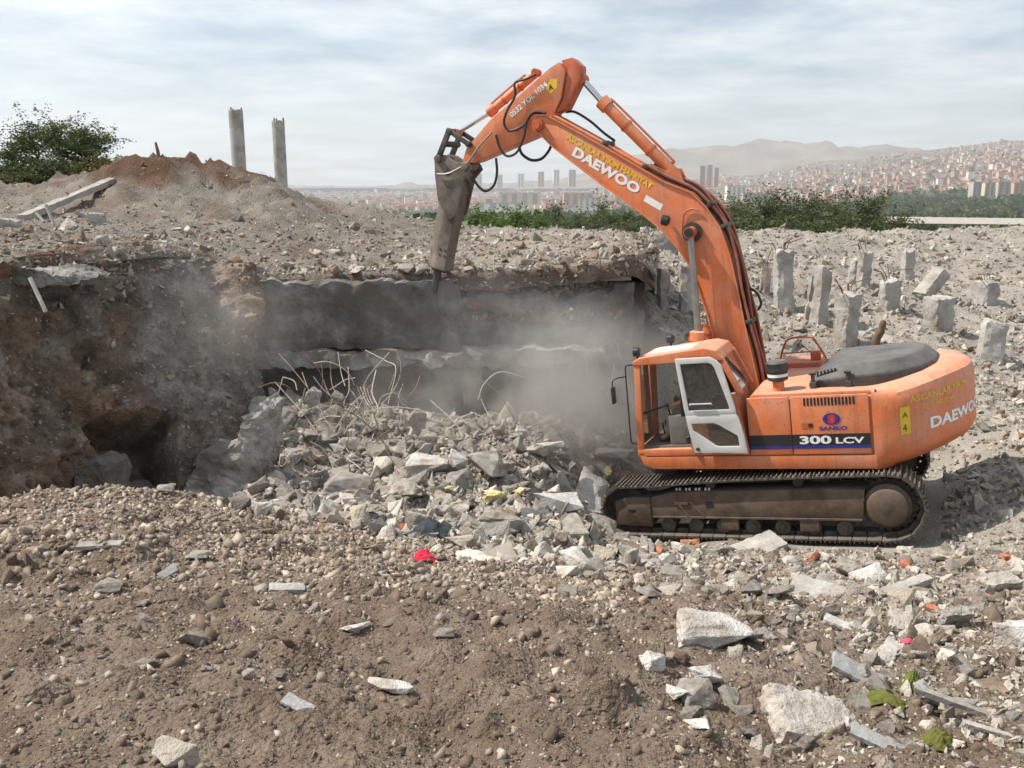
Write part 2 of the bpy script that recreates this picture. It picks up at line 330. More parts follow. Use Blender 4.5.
def HA(x, y):
    x = np.asarray(x, float); y = np.asarray(y, float); z = HA0(x, y)
    nz = 0.16 * fbm(x * 0.55, y * 0.55, 0, 3, 11) + (0.075 + .06 * (1 - ss(11, 13, y))) * fbm(x * 1.6, y * 1.6, 0, 3, 31) + 0.030 * fbm(x * 7, y * 7, 0, 3, 51)
    fg = 1 - ss(11, 13, y)
    nz = nz + fg * (0.050 * (np.abs(fbm(x * 3.3, y * 3.3, 0, 2, 61)) - .2) + 0.026 * (np.abs(fbm(x * 8.5, y * 8.5, 0, 2, 63)) - .2)) * (.5 + 1.2 * ss(-.2, .5, fbm(x * .7, y * .7, 0, 2, 65)))
    n5_ = .35 * fbm(x * 5, y * 5, 0, 3, 67); hz_ = 0
    for cx_, cy_, rr_, hh_ in HUMPS: hz_ = hz_ + hh_ * (1 - ss(.25, 1.0, np.sqrt((x - cx_) ** 2 + ((y - cy_) * 1.15) ** 2) / rr_ + n5_))
    z = z + hz_ * (1 + 1.4 * n5_)
    rough = 1 + 0.9 * ss(16, 22, y) * ss(2, 5, x) + 0.6 * ss(10.5, 12, y) * (1 - ss(1, 3, x))
    return z + nz * rough * (1 - 0.9 * mach_flat(x, y))

CB = [at(*p) for p in [
 (160,160,25),(125,172,24.6),(92,190,24),(50,214,22),(20,222,20.5),(0,222,19),(-120,225,18),(195,168,25.6),(230,171,26),(268,180,26),(292,192,26),(312,206,26),
 (200,190,24.3),(200,220,21.5),(200,243,19),(150,215,21.5),(110,225,19.5),(100,243,16.3),(260,215,22.5),(280,240,20),(0,262,13.0),(-120,265,12.2),(0,240,15.5),(60,256,14.5),(130,254,15.8),(200,250,17.1),
 (260,273,17.4),(340,272,17.5),(430,270,17.6),(340,255,20),(440,262,19),(540,264,18.3),(630,250,18.8),(540,247,21.5),(330,216,27),(380,210,28),(420,228,28),(480,233,28.5),(560,232,28.5),(620,234,28.5),(660,236,29),
 (0,204,30),(60,198,32),(-150,204,29),(350,232,23.5),(480,250,22)]]
CB += [np.array([x, y, z]) for x in (-24, -14, -6, 2, 8) for y, z in ((34, 3.3), (46, 0.0), (64, -5.0))]
CB += [np.array([x, y, z]) for x, y, z in ((-20, 12, 4.3), (-16, 22, 4.6), (-26, 26, 4.2))]
_HB = RBF(CB, 0.02)
def HB(x, y):
    x = np.asarray(x, float); y = np.asarray(y, float); z = _HB(x, y)
    nz = 0.16 * fbm(x * 0.6, y * 0.6, 0, 3, 13) + 0.10 * fbm(x * 1.9, y * 1.9, 0, 3, 33) + 0.045 * fbm(x * 6, y * 6, 0, 3, 53)
    ridged = (0.22 + .28 * ss(4.2, 5.2, z)) * (np.abs(fbm(x * 0.9 + 0.3 * y, y * 0.5, 0, 4, 71, .6)) - .05) * ss(18, 21, y) + .16 * ss(4.3, 5.2, z) * fbm(x * 2.6, y * 2.6, 0, 3, 73, .6)
    z = z - 0.28 * (1 - ss(-5.7, -5.0, x)) * (1 - ss(0, 1.5, y - edgeB(x)))
    return z + (nz + ridged) * ss(-0.2, 1.2, y - edgeB(x)) + 0.02 * fbm(x * 9, y * 9, 0, 2, 5)
# front edge of the upper ground: along the earth bank, then along the wall
EB = np.array([(-40, 8.6), (-14, 10.2), (-9.6, 11.2), (-8.2, 11.85), (-7.4, 12.6), (-7.05, 13.85), (-6.65, 14.95), (-6.2, 15.95), (-5.75, 16.85), (-5.2, 17.15), (-4.0, 17.25), (2.5, 17.75), (2.9, 18.2), (3.4, 22), (3.9, 26), (9, 33), (14, 40)])
def edgeB(x):
    x = np.asarray(x, float); return np.interp(x, EB[:, 0], EB[:, 1]) + 0.16 * fbm(x * 1.7, 0 * x + 4.4, 0, 4, 19, .6) * (1 + ss(-1, 0, x) + 1.6 * (1 - ss(-5.8, -5.2, x))) + .05

def zone(x, y, z, upper=False):
    """red channel: pale concrete dust; green channel: reddish earth"""
    n = fbm(x * 0.35, y * 0.35, 0, 3, 91); n2 = fbm(x * 0.9, y * 0.9, 0, 3, 95)
    if upper:
        g = 0.55 + 0.5 * n + 0.2 * ss(-3, -1, x) - 0.25 * ss(5.2, 5.8, z); bl = 0.75 - .5 * ss(-3, 0, x) + 0 * z + .25 * ss(5.1, 5.7, z); r = 0.14 + 0.6 * n2 + 0.40 * ss(5.0, 5.7, z) + 0.2 * (1 - ss(14, 18, y))
    else:
        bl = .85 * (1 - ss(6.0, 10.5, y + 1.3 * n)) + 0 * x  # darker brown soil up front, part of it lens falloff put into the colour
        g = 0.05 + 0.35 * n + 0.45 * ss(10.3, 12, y) + 0.18 * ss(2, 5, x) * ss(7, 10, y)
        r = -0.05 + 0.5 * n2 + 0.35 * ss(4.0, 6.5, x) * (1 - ss(0, 1.8, np.abs(y - 8.0))) - 0.3 * ss(12, 14, y)
    return np.c_[np.clip(g, 0, 1).ravel(), np.clip(r, 0, 1).ravel(), np.clip(bl, 0, 1).ravel()]
def fan(H, r0, r1, nr, a0, a1, na):
    r = np.geomspace(r0, r1, nr); a = np.radians(np.linspace(a0, a1, na)); rr, aa = np.meshgrid(r, a, indexing='ij')
    x, y = rr * np.sin(aa), rr * np.cos(aa); return x, y
x, y = fan(HA, 1.6, 66, 430, -47, 47, 520); z = HA(x, y)
z -= 0.7 * (1 - ss(-1.2, 0, x - np.interp(y, [18, 26, 33], [2.2, 3.2, 7.6]))) * ss(19, 22, y)   # dives under the upper ground
ground = tag(np_obj("ground", np.c_[x.ravel(), y.ravel(), z.ravel()], grid_faces(*x.shape)[:, ::-1], [MATS["ground_soil"]], smooth=True, attrs={"zone": zone(x, y, z)}), kind="structure")
# upper ground, from its edge to behind the mound
t = np.linspace(0, 1, 300); xe = -24 + 37.5 * t; b = np.r_[-.03, -.02, -.01, np.geomspace(0.02, 48, 258) - 0.02]
xx, bb = np.meshgrid(xe, b, indexing='ij'); yy = edgeB(xx) + bb; zz = HB(xx, yy)
zz = np.where(bb < 0.03, zz - 0.05, zz); zz -= np.where(bb < 0, (-bb) / .03 * .28 + .06, 0); yy = yy + np.where(bb < 0, .05 + .22 * fbm(xx * 3.2, bb * 60, 0, 4, 83, .65), 0); zz -= 0.9 * ss(2.3, 3.4, xx - np.interp(yy, [18, 26, 33], [0, 1.0, 5.5]))
tag(np_obj("terrain", np.c_[xx.ravel(), yy.ravel(), zz.ravel()], grid_faces(*xx.shape)[:, ::-1], [MATS["ground_soil"]], smooth=True, attrs={"zone": np.where((bb < .02).ravel()[:, None], np.array([.30, .25, .7]), zone(xx, yy, zz, True))}), kind="structure")

# ---------------------------------------------------------------- earth bank at the left of the pit
BC = [-260, -120, -20, 50, 110, 160, 205, 248, 262]
BP = [[268,268,262,258,254,250,252,272,280],[300,296,282,278,284,290,295,300,310],[350]*9,[400]*9,[450]*9,[530]*9]
BY = [[11.0,12.0,12.7,14.0,15.1,16.1,17.0,17.3,17.5],[10.8,11.8,12.4,13.6,14.7,15.7,16.5,17.1,17.4],[10.6,11.6,12.1,13.0,14.1,15.1,15.9,16.7,17.2],
      [10.4,11.4,11.8,12.5,13.4,14.2,15.0,15.9,16.8],[10.2,11.2,11.6,12.2,13.0,13.5,14.0,15.0,16.2],[10.0,10.9,11.3,11.8,12.6,12.9,13.3,14.2,15.4]]
net = np.array([[at(BC[j], BP[i][j], BY[i][j]) for j in range(9)] for i in range(6)])
def cm1(P, t):
    n = len(P); i = np.clip(np.floor(t).astype(int), 0, n - 2); f = (t - i)[:, None]; f = f.reshape(f.shape[0], *([1] * (P.ndim - 1)))
    g = lambda k: P[np.clip(i + k, 0, n - 1)]
    a, b_, c, d = g(-1), g(0), g(1), g(2)
    return 0.5 * (2 * b_ + (c - a) * f + (2 * a - 5 * b_ + 4 * c - d) * f ** 2 + (3 * b_ - a - 3 * c + d) * f ** 3)
nu, nv = 170, 260
S = cm1(net, np.linspace(0, 5, nu)); S = cm1(S.transpose(1, 0, 2), np.linspace(0, 8, nv)).transpose(1, 0, 2)
du = np.gradient(S, axis=0); dv = np.gradient(S, axis=1); nrm = np.cross(du, dv); nrm /= np.linalg.norm(nrm, axis=2, keepdims=True) + 1e-9
if nrm[nu // 2, nv // 2, 1] > 0: nrm = -nrm
X, Y_, Z_ = S[..., 0], S[..., 1], S[..., 2]
vv = np.linspace(0, 8, nv)[None]; uu = np.linspace(0, 5, nu)[:, None]
left = 1 - ss(3.9, 5.0, vv)                       # upright earth face left, dusty talus right
lf = 0.22 + left
amp = 0.42 * lf * fbm(X * 0.8, Y_ * 0.8, Z_ * 0.6, 3, 201) + 0.30 * lf * fbm(X * 2.2, Y_ * 2.2, Z_ * 1.6, 4, 205, .6) - 0.30 * left * np.abs(fbm(X * 1.4, Y_ * 1.4, Z_ * 0.35, 3, 207)) + 0.07 * fbm(X * 7, Y_ * 7, Z_ * 7, 3, 209)
amp = amp + 0.10 * left * fbm(X * 0.4, Y_ * 0.4, Z_ * 4.5, 2, 211) - 0.40 * left * ss(0.3, 0.6, uu) * (1 - ss(1.0, 1.5, uu))
cav = ss(3.78, 3.95, vv + 0.08 * np.sin(uu * 9)) * (1 - ss(5.2, 5.4, vv)) * ss(3.22, 3.32, uu + 0.05 * np.sin(vv * 11)) * (1 - ss(4.5, 4.7, uu))
amp = amp + 0.75 * np.exp(-((vv - 6.75) / .38) ** 2) * (1 - ss(1.2, 2.2, uu)) * (1 + .6 * fbm(X * 3, Y_ * 3, Z_ * 3, 3, 213))  # corner bulge, shaped so its left side catches the sun
amp = (amp - 1.3 * cav) * ss(0, 0.12, uu)
S = S + nrm * amp[..., None]; S[..., 2] -= 0.12 * (1 - ss(0, .5, uu)) * np.ones_like(vv)
tal = np.clip(ss(3.9, 5.2, vv) * (1 - ss(2.9, 3.6, uu)) + .5 * fbm(X * 1.2, Y_ * 1.2, Z_ * 1.2, 3, 215), 0, 1)[..., None]; redp = np.clip(.2 + 1.4 * fbm(X * .9, Y_ * .9, Z_ * .9, 3, 217), 0, 1)[..., None]
btint = (np.array([1.25, 1.2, 1.15]) * (1 - redp) + np.array([1.5, 1.2, .98]) * redp) * (1 - tal) + np.array([1.5, 1.55, 1.6]) * tal; cor = (np.exp(-((vv - 6.75) / .45) ** 2) * (1 - ss(1.4, 2.4, uu)))[..., None]; btint = btint * (1 - cor) + np.array([2.0, 1.75, 1.45]) * cor  # cor: same corner tinted pale and warm, sunlight put into the colour
tag(np_obj("earth_bank", S.reshape(-1, 3), grid_faces(nu, nv), [MATS["bank_soil"]], smooth=True, attrs={"tint": btint.reshape(-1, 3)}), kind="structure")

# height samplers for setting things down
class Samp:
    def __init__(self, H, x0, x1, y0, y1, st):
        self.a = (x0, y0, st); xs = np.arange(x0, x1, st); ys = np.arange(y0, y1, st); X, Y = np.meshgrid(xs, ys, indexing='ij'); self.z = H(X, Y)
    def __call__(self, x, y):
        x0, y0, st = self.a; u = np.clip((np.asarray(x, float) - x0) / st, 0, self.z.shape[0] - 1.001); v = np.clip((np.asarray(y, float) - y0) / st, 0, self.z.shape[1] - 1.001)
        i, j = u.astype(int), v.astype(int); f, g = u - i, v - j; z = self.z
        return (z[i, j] * (1 - f) + z[i + 1, j] * f) * (1 - g) + (z[i, j + 1] * (1 - f) + z[i + 1, j + 1] * f) * g
GA = Samp(HA, -13, 24, 2.0, 37, 0.06); GB = Samp(HB, -16, 6, 10.5, 36, 0.06)
# ---------------------------------------------------------------- broken concrete
def rough_box(lo, hi, res, amp=0.02, chip=0.06, seed=0, freq=2.5, top=None, bot=None):
    lo, hi = np.array(lo, float), np.array(hi, float); n = np.maximum(1, np.round((hi - lo) / res).astype(int)); ids = {}; V = []; F = []
    def vid(i, j, k):
        if (i, j, k) not in ids: ids[(i, j, k)] = len(V); V.append((i / n[0], j / n[1], k / n[2]))
        return ids[(i, j, k)]
    for a, b_, c in ((0, 1, 2), (1, 2, 0), (2, 0, 1)):
        for side in (0, n[c]):
            for i in range(n[a]):
                for j in range(n[b_]):
                    q = []
                    for di, dj in ((0, 0), (1, 0), (1, 1), (0, 1)):
                        t = [0, 0, 0]; t[a] = i + di; t[b_] = j + dj; t[c] = side; q.append(vid(*t))
                    F.append(q if side else q[::-1])
    T = np.array(V); P = lo + T * (hi - lo)
    if top is not None or bot is not None:
        zt = np.full(len(P), hi[2]) if top is None else top(P[:, 0]); zb = np.full(len(P), lo[2]) if bot is None else bot(P[:, 0])
        P[:, 2] = zb + T[:, 2] * (zt - zb)
    C = (lo + hi) / 2; e = (np.minimum(T, 1 - T) * (hi - lo)); edge = np.sort(e, axis=1)[:, 1]      # distance to the nearest edge
    k = np.clip(1 - edge / (chip * 2.2 + 1e-6), 0, 1) * chip
    D = P - C; D /= np.linalg.norm(D, axis=1, keepdims=True) + 1e-9
    er = k * (0.35 + 1.3 * np.clip(fbm(P[:, 0] * freq * 1.6, P[:, 1] * freq * 1.6, P[:, 2] * freq * 1.6, 3, seed + 5) + 0.25, 0, 1.5))
    nz = np.stack([fbm(P[:, 0] * freq, P[:, 1] * freq, P[:, 2] * freq, 4, seed + s) for s in (40, 60, 80)], 1)
    return P - D * er[:, None] + nz * amp, np.array(F)
WO = Vector((-5.1, 17.05, 0)); _wx = Vector((7.6, 0.55, 0)).normalized(); _wy = Vector((-_wx.y, _wx.x, 0))
WM = Matrix((_wx, _wy, Vector((0, 0, 1)))).transposed()
wall = tag(empty("basement_wall", WO, WM), "long dusty grey basement wall left standing under the plateau, being broken by the hammer", "wall")
MATS['ledge'] = mat_rock('ledge_concrete', (0.16, 0.15, 0.137), (0.27, 0.255, 0.235), (0.40, 0.38, 0.355), 1.6, 14, .8, .03, dirt=(0.15, 0.122, 0.098))
def wall_part(name, lo, hi, res=0.11, mat="concrete_wall", parent=wall, **k):
    return np_obj(name, *rough_box(lo, hi, res, **k), [MATS[mat]], parent, smooth=False)
irr = lambda base, a, f, s: (lambda x: base + a * (.7 * fbm(x * f, 0 * x + s, 0, 6, s, .75) + .5 * np.round(1.6 * perlin(x * f * 1.7, 0 * x + s, 3.3, s + 1) * 2) / 2))
wall_part("wall_panel", (0.05, 0.0, 2.05), (3.90, 0.4, 3.5), 0.07, amp=0.045, chip=0.09, seed=1, freq=1.6, top=irr(3.47, 0.10, 1.3, 3), bot=irr(2.08, 0.05, 1, 4))
wall_part("wall_panel", (3.95, 0.24, 2.0), (7.45, 0.8, 3.15), 0.07, amp=0.07, chip=0.12, seed=2, freq=1.7, top=irr(3.15, 0.22, 1.1, 8), bot=irr(2.05, 0.06, 1, 5))
wall_part("pilaster", (3.68, -0.10, 1.75), (4.12, 0.5, 3.52), 0.07, amp=0.06, chip=0.14, seed=3, freq=2.2, top=irr(3.50, 0.16, 2.5, 9))
wall_part("floor_slab_edge", (0.15, -0.24, 1.80), (7.0, 0.38, 2.10), 0.06, mat="ledge", amp=0.08, chip=0.13, seed=4, freq=2.2, bot=irr(1.82, 0.16, 1.3, 12), top=irr(2.12, 0.10, 1.2, 14))
wall_part("roof_slab_end", (6.45, 0.30, 3.38), (7.5, 1.5, 3.66), 0.09, amp=0.02, chip=0.05, seed=5, mat="concrete_pale")
wall_part("end_pier", (7.15, 0.25, 1.2), (7.55, 1.1, 3.37), 0.1, amp=0.03, chip=0.06, seed=6)
for cx, sd in ((4.15, 7), (5.9, 8), (1.9, 9)):
    wall_part("column", (cx, 0.25, 0.3), (cx + 0.38, 0.65, 1.95), 0.1, amp=0.02, chip=0.05, seed=sd)
wall_part("rear_wall", (-0.6, 2.7, 0.2), (8.0, 2.95, 3.2), 0.35, amp=0.03, chip=0.02, seed=11)
wall_part("side_wall", (-0.35, 0.15, 0.2), (-0.1, 2.75, 3.3), 0.3, amp=0.03, chip=0.02, seed=12)
wall_part("side_wall", (7.6, 0.9, 0.2), (7.9, 2.75, 3.3), 0.3, amp=0.03, chip=0.02, seed=13)
wall_part("ceiling_slab", (-0.3, 0.35, 2.12), (7.6, 2.75, 2.34), 0.3, amp=0.02, chip=0.02, seed=14)
# soil and rubble slumped over the broken right half of the wall
nx_, ny_ = 120, 60
gx, gt = np.meshgrid(np.linspace(4.25, 7.35, nx_), np.linspace(0, 1, ny_), indexing='ij')
toe = 2.45 + 0.5 * np.abs((gx - 6.15) / 1.9) ** 1.2 + 0.12 * fbm(gx * 2, 0 * gx, 0, 3, 77)
topz = 3.62 + 0.06 * fbm(gx * 1.5, gx * 0, 0, 3, 75); gz = topz + (toe - topz) * gt; gy = 0.95 - 0.78 * gt ** 0.9 + 0.10 * fbm(gx * 1.6, gz * 1.6, 0, 4, 79)
np_obj("slumped_soil", np.c_[gx.ravel(), gy.ravel(), (gz + 0.04 * fbm(gx * 5, gz * 5, 0, 3, 80)).ravel()], grid_faces(nx_, ny_), [MATS["ground_soil"]], wall, smooth=True,
       attrs={"zone": np.c_[np.full(gx.size, 0.15), np.full(gx.size, 0.45), np.zeros(gx.size)]})

MATS['foundation_mat'] = mat_rock('foundation_concrete', (0.24, 0.225, 0.205), (0.38, 0.36, 0.335), (0.47, 0.45, 0.42), 1.8, 14, .7, .03, dirt=(0.12, 0.095, 0.075))
# foundation block below the earth bank (broken, leaning)
def poly_slab(name, px_poly, Y0, Y1, mat, label, cat, group=None):
    P = [at(x_, y_, Y0) for x_, y_ in px_poly]; o = np.mean(P, axis=0)
    bm = bmesh.new(); f = bm.faces.new([bm.verts.new(Vector(p - o)) for p in P]); ex = bmesh.ops.extrude_face_region(bm, geom=[f])
    bmesh.ops.translate(bm, verts=[v for v in ex['geom'] if isinstance(v, bmesh.types.BMVert)], vec=(0.05, Y1 - Y0, 0))
    bmesh.ops.recalc_face_normals(bm, faces=bm.faces); bmesh.ops.triangulate(bm, faces=bm.faces)
    for _ in range(4): bmesh.ops.subdivide_edges(bm, edges=[e for e in bm.edges if e.calc_length() > 0.09], cuts=1, use_grid_fill=True)
    co = np.array([v.co for v in bm.verts]) + o; dn = np.stack([fbm(co[:, 0] * 2.4, co[:, 1] * 2.4, co[:, 2] * 2.4, 5, 300 + s, .6) for s in (0, 9, 18)], 1) * 0.10
    for v, d in zip(bm.verts, dn): v.co += Vector(d)
    me = bpy.data.meshes.new(name); bm.to_mesh(me); bm.free(); me.materials.append(MATS[mat])
    ob = col_link(bpy.data.objects.new(name, me)); ob.location = o; return tag(ob, label, cat, group)
poly_slab("foundation_block", [(180,530),(186,482),(194,460),(206,450),(222,453),(236,442),(246,420),(258,404),(268,412),(266,445),(258,485),(247,535)], 13.2, 13.9, "foundation_mat", "smooth broken foundation block standing below the earth bank left of the rubble", "concrete block")
poly_slab("foundation_block", [(74,512),(76,470),(92,462),(108,466),(114,512)], 12.3, 12.8, "concrete_wall", "dark concrete stub beside the cavity in the earth bank", "concrete block")
poly_slab("crust_slab", [(-60,288),(-40,277),(30,272),(62,276),(74,282),(40,287),(10,285)], 13.2, 14.4, "concrete_wall", "thin broken paving slab jutting from the top of the earth bank", "slab")

# stumps of columns in the rubble field: photo column, top, base, distance, width, tilt
PIL = [(663,268,308,22.0,.30,2,"short pale concrete pillar stump left of its twin behind the boom"),
 (686,262,308,21.8,.38,-1,"pale concrete pillar stump just left of the boom's lower half"),
 (763,266,304,24.5,.34,2,"low dark concrete stump right of the boom and left of the tall square pillar"),
 (784,250,306,23.0,.52,0,"tall square concrete pillar with broken rebar on its top"),
 (806,274,320,22.4,.20,3,"narrow slab-like stump touching the left of the slim pillar"),
 (818,267,318,22.2,.40,1,"slim concrete pillar second from the tall square one"),
 (844,292,338,20.8,.52,-1,"square concrete pillar right above the engine hood"),
 (851,256,284,27.0,.36,4,"left one of two far dark pillars near the ridge"),
 (862,250,288,26.8,.42,1,"right one of two far dark pillars near the ridge"),
 (890,278,306,24.0,.52,-5,"blunt rounded concrete stump in the middle of the rubble field"),
 (908,250,275,28.0,.40,2,"small far stump high on the rubble slope"),
 (922,272,290,25.5,.50,48,"toppled concrete column leaning on the rubble slope"),
 (938,296,322,22.5,.66,-3,"wide pale stump low on the right rubble slope"),
 (985,280,304,25.5,.60,0,"dark weathered stump on the right of the rubble field"),
 (990,322,350,20.5,.60,4,"low worn stump nearest to the right edge")]
for i, (px, pt, pb, Y, wd, tl, lab) in enumerate(PIL):
    wd *= .86
    p0, p1 = at(px, pb, Y), at(px, pt, Y); g = float(GA(p0[0], p0[1])); h = max(0.5, p1[2] - min(g, p0[2]) + 0.25)
    o = tag(np_obj("concrete_pillar", *rough_box((-wd / 2, -wd / 2, 0), (wd / 2, wd / 2, h), 0.075, amp=0.045, chip=0.07, seed=400 + i * 7, freq=2.6,
            top=lambda x_, h=h, i=i: h + 0.14 * fbm(x_ * 4, 0 * x_ + i, 0, 2, i)), [MATS["concrete_pale"]]), lab, "pillar", "column stumps in the rubble field")
    o.location = (p0[0], p0[1], p1[2] - h * math.cos(R(tl))); o.rotation_euler = (R(random.uniform(-7, 7)), R(tl + random.uniform(-3, 3)), R(random.uniform(-12, 30)))
    if px in (784, 862, 844, 890, 985, 763):
        for k in range(5):
            m = MB(); a = random.uniform(-1, 1); m.tube(catmull([(a * wd * .4, 0, h - .1), (a * wd * .6, .1, h + .15), (a * wd * 1.5, random.uniform(-.3, .3), h + random.uniform(.1, .4))], 4), 0.012, 5)
            m.build("rebar", mat_plain("rusty_steel", (0.16, 0.10, 0.07), 0.8, 0.2) if "rusty_steel" not in MATS else MATS["rusty_steel"], o)
# ---------------------------------------------------------------- excavator
def ml(px, py, l):
    """photo pixel -> point of the machine's own frame on the plane at lateral offset l"""
    d = Vector(FWD + UPV * (384 - py) / FPX + np.array([1, 0, 0]) * (px - 512) / FPX); c = Vector((0, 0, CAMZ))
    p = c + d * ((MO + _l * l - c).dot(_l) / d.dot(_l)) - MO
    return (p.dot(_f), l, p.dot(_u))
ORANGE = mat_plain("orange_paint", (0.70, 0.185, 0.062), 0.42, 0, 0.10, 3.0, 0.05, 60, 0.4, dust=0.75, dustc=(0.55, 0.40, 0.31), wear=.75)
ORANGE_D = mat_plain("orange_worn", (0.50, 0.11, 0.045), 0.55, 0, 0.25, 6.0, 0.1, 50, 0.3, dust=0.5, dustc=(0.45, 0.33, 0.26))
BLACK = mat_plain("black_plastic", (0.030, 0.030, 0.032), 0.55, 0, 0.3, 5, 0.1, 60, 0.4, dust=0.42, dustc=(0.34, 0.31, 0.28))
DARK = mat_plain("dark_steel", (0.045, 0.040, 0.036), 0.6, 0.3, 0.4, 5, 0.25, 30, 0.4, dust=0.35)
SHOE = mat_plain("track_steel", (0.085, 0.072, 0.060), 0.6, 0.35, 0.4, 9, 0.2, 30, 0.5, dust=0.55, dustc=(0.34, 0.29, 0.24))
FRAME_M = mat_plain("muddy_frame", (0.105, 0.072, 0.050), 0.85, 0, 0.4, 3.5, 0.3, 25, 0.2, dust=0.6, dustc=(0.30, 0.25, 0.20))
CHROME = mat_plain("chrome_rod", (0.62, 0.64, 0.66), 0.16, 1.0, 0.05)
RODG = mat_plain("dusty_rod", (0.30, 0.28, 0.25), 0.4, 0.6, 0.2)
RUBBER = mat_plain("hose_rubber", (0.022, 0.022, 0.024), 0.55, 0, 0.2, 20)
GREYW = mat_plain("grey_white_paint", (0.60, 0.59, 0.57), 0.5, 0, 0.08, 4, dust=0.3)
WHITE = mat_plain("white_decal", (0.82, 0.81, 0.79), 0.5, 0, 0.05)
YELLOW = mat_plain("yellow_decal", (0.74, 0.47, 0.03), 0.5, 0, 0.08)
BLACKD = mat_plain("black_decal", (0.025, 0.025, 0.028), 0.4, 0, 0.1)
BLUED = mat_plain("blue_decal", (0.035, 0.035, 0.22), 0.4, 0, 0.1)
REDD = mat_plain("red_decal", (0.62, 0.03, 0.06), 0.4, 0, 0.1)
HAMM = mat_plain("hammer_steel", (0.135, 0.105, 0.085), 0.6, 0.25, 0.45, 5, 0.2, 40, 0.4, dust=0.75, dustc=(0.36, 0.32, 0.28))
INTER = mat_plain("cab_interior", (0.16, 0.15, 0.135), 0.8, 0, 0.2)
SEATM = mat_plain("seat_cloth", (0.055, 0.052, 0.05), 0.9, 0, 0.2)
if "rusty_steel" not in MATS: mat_plain("rusty_steel", (0.16, 0.10, 0.07), 0.8, 0.2)
def mat_glass(name, tint, gl=0.12):
    m, N, L, B = nmat(name); N.remove(B); o = N["Material Output"]
    t = N.new("ShaderNodeBsdfTransparent"); t.inputs[0].default_value = (*tint, 1); g = N.new("ShaderNodeBsdfGlossy"); g.inputs["Roughness"].default_value = 0.04
    fr = N.new("ShaderNodeFresnel"); fr.inputs[0].default_value = 1.5; a = N.new("ShaderNodeMath"); a.operation = 'ADD'; L.new(fr.outputs[0], a.inputs[0]); a.inputs[1].default_value = gl
    d = N.new("ShaderNodeBsdfDiffuse"); d.inputs[0].default_value = (0.45, 0.42, 0.38, 1); mm = N.new("ShaderNodeMixShader"); mm.inputs[0].default_value = 0.10
    mx_ = N.new("ShaderNodeMixShader"); L.new(a.outputs[0], mx_.inputs[0]); L.new(t.outputs[0], mx_.inputs[1]); L.new(g.outputs[0], mx_.inputs[2])
    L.new(mx_.outputs[0], mm.inputs[1]); L.new(d.outputs[0], mm.inputs[2]); L.new(mm.outputs[0], o.inputs[0]); return m
GLASS = mat_glass("cab_glass", (0.62, 0.72, 0.68), 0.02)
GLASSD = mat_glass("tinted_glass", (0.30, 0.36, 0.38), 0.06)

ex = tag(empty("excavator", MO, MM), "orange tracked excavator with a hydraulic hammer raised against the broken wall", "excavator")
def poly_text(body, size, mat, org, xd, yd, parent, name, sx=1.0, bold=0.0, conform=None, shear=0.0, space=1.0):
    cu = bpy.data.curves.new(name, 'FONT'); cu.body = body; cu.size = size; cu.offset = bold; cu.shear = shear; cu.space_character = space; cu.resolution_u = 3
    tmp = bpy.data.objects.new("tmp", cu); me = bpy.data.meshes.new_from_object(tmp); bpy.data.objects.remove(tmp); bpy.data.curves.remove(cu)
    if conform:
        bm = bmesh.new(); bm.from_mesh(me); bmesh.ops.triangulate(bm, faces=bm.faces)
        for _ in range(2): bmesh.ops.subdivide_edges(bm, edges=[e for e in bm.edges if e.calc_length() > 0.07], cuts=1)
        bmesh.ops.triangulate(bm, faces=bm.faces); bm.to_mesh(me); bm.free()
    o_, x_, y_ = Vector(org), Vector(xd).normalized(), Vector(yd).normalized(); n_ = x_.cross(y_)
    for v in me.vertices:
        a, b_ = v.co.x * sx, v.co.y
        v.co = conform(a, b_) if conform else o_ + x_ * a + y_ * b_ + n_ * 0.004
    me.name = name; me.materials.clear(); me.materials.append(mat)
    return col_link(bpy.data.objects.new(name, me), parent)

# --- crawler tracks
def track_loop():
    P = []
    for k in range(13): a = R(-90 - 180 * k / 12); P.append((-1.96 + 0.50 * math.cos(a), 0.55 + 0.50 * math.sin(a)))       # sprocket, bottom to top
    P += [(-1.2, 1.03), (-0.5, 1.005), (0.2, 0.975), (0.9, 0.93), (1.5, 0.875)]
    for k in range(11): a = R(80 - 170 * k / 10); P.append((1.99 + 0.41 * math.cos(a), 0.455 + 0.41 * math.sin(a)))
    P += [(1.4, 0.045), (0.6, 0.045), (-0.3, 0.045), (-1.2, 0.048)]
    return P
LOOP = track_loop()
def resample(P, n):
    P = [Vector((p[0], 0, p[1])) for p in P]; P.append(P[0]); d = [0]
    for i in range(1, len(P)): d.append(d[-1] + (P[i] - P[i - 1]).length)
    o = []
    for k in range(n):
        t = d[-1] * k / n; i = max(j for j in range(len(d)) if d[j] <= t + 1e-9); i = min(i, len(P) - 2); u = (t - d[i]) / (d[i + 1] - d[i] + 1e-9)
        o.append((P[i].lerp(P[i + 1], u), (P[i + 1] - P[i]).normalized()))
    return o, d[-1]
NSH = 52; SH, PER = resample(LOOP, NSH); sl = PER / NSH
m = MB(); m.box((-sl * .47, -.3, -.012), (sl * .47, .3, .016))
for gxx in (-sl * .40, -sl * .05, sl * .30): m.box((gxx, -.3, -.014 - .028), (gxx + sl * .09, .3, -.0135))
m.box((-sl * .45, -.12, .0165), (sl * .45, -.07, .075)); m.box((-sl * .45, .07, .0165), (sl * .45, .12, .075))
shoe0 = m.build("track_shoe", SHOE, None, 0, False); shoe_me = shoe0.data; bpy.data.objects.remove(shoe0)
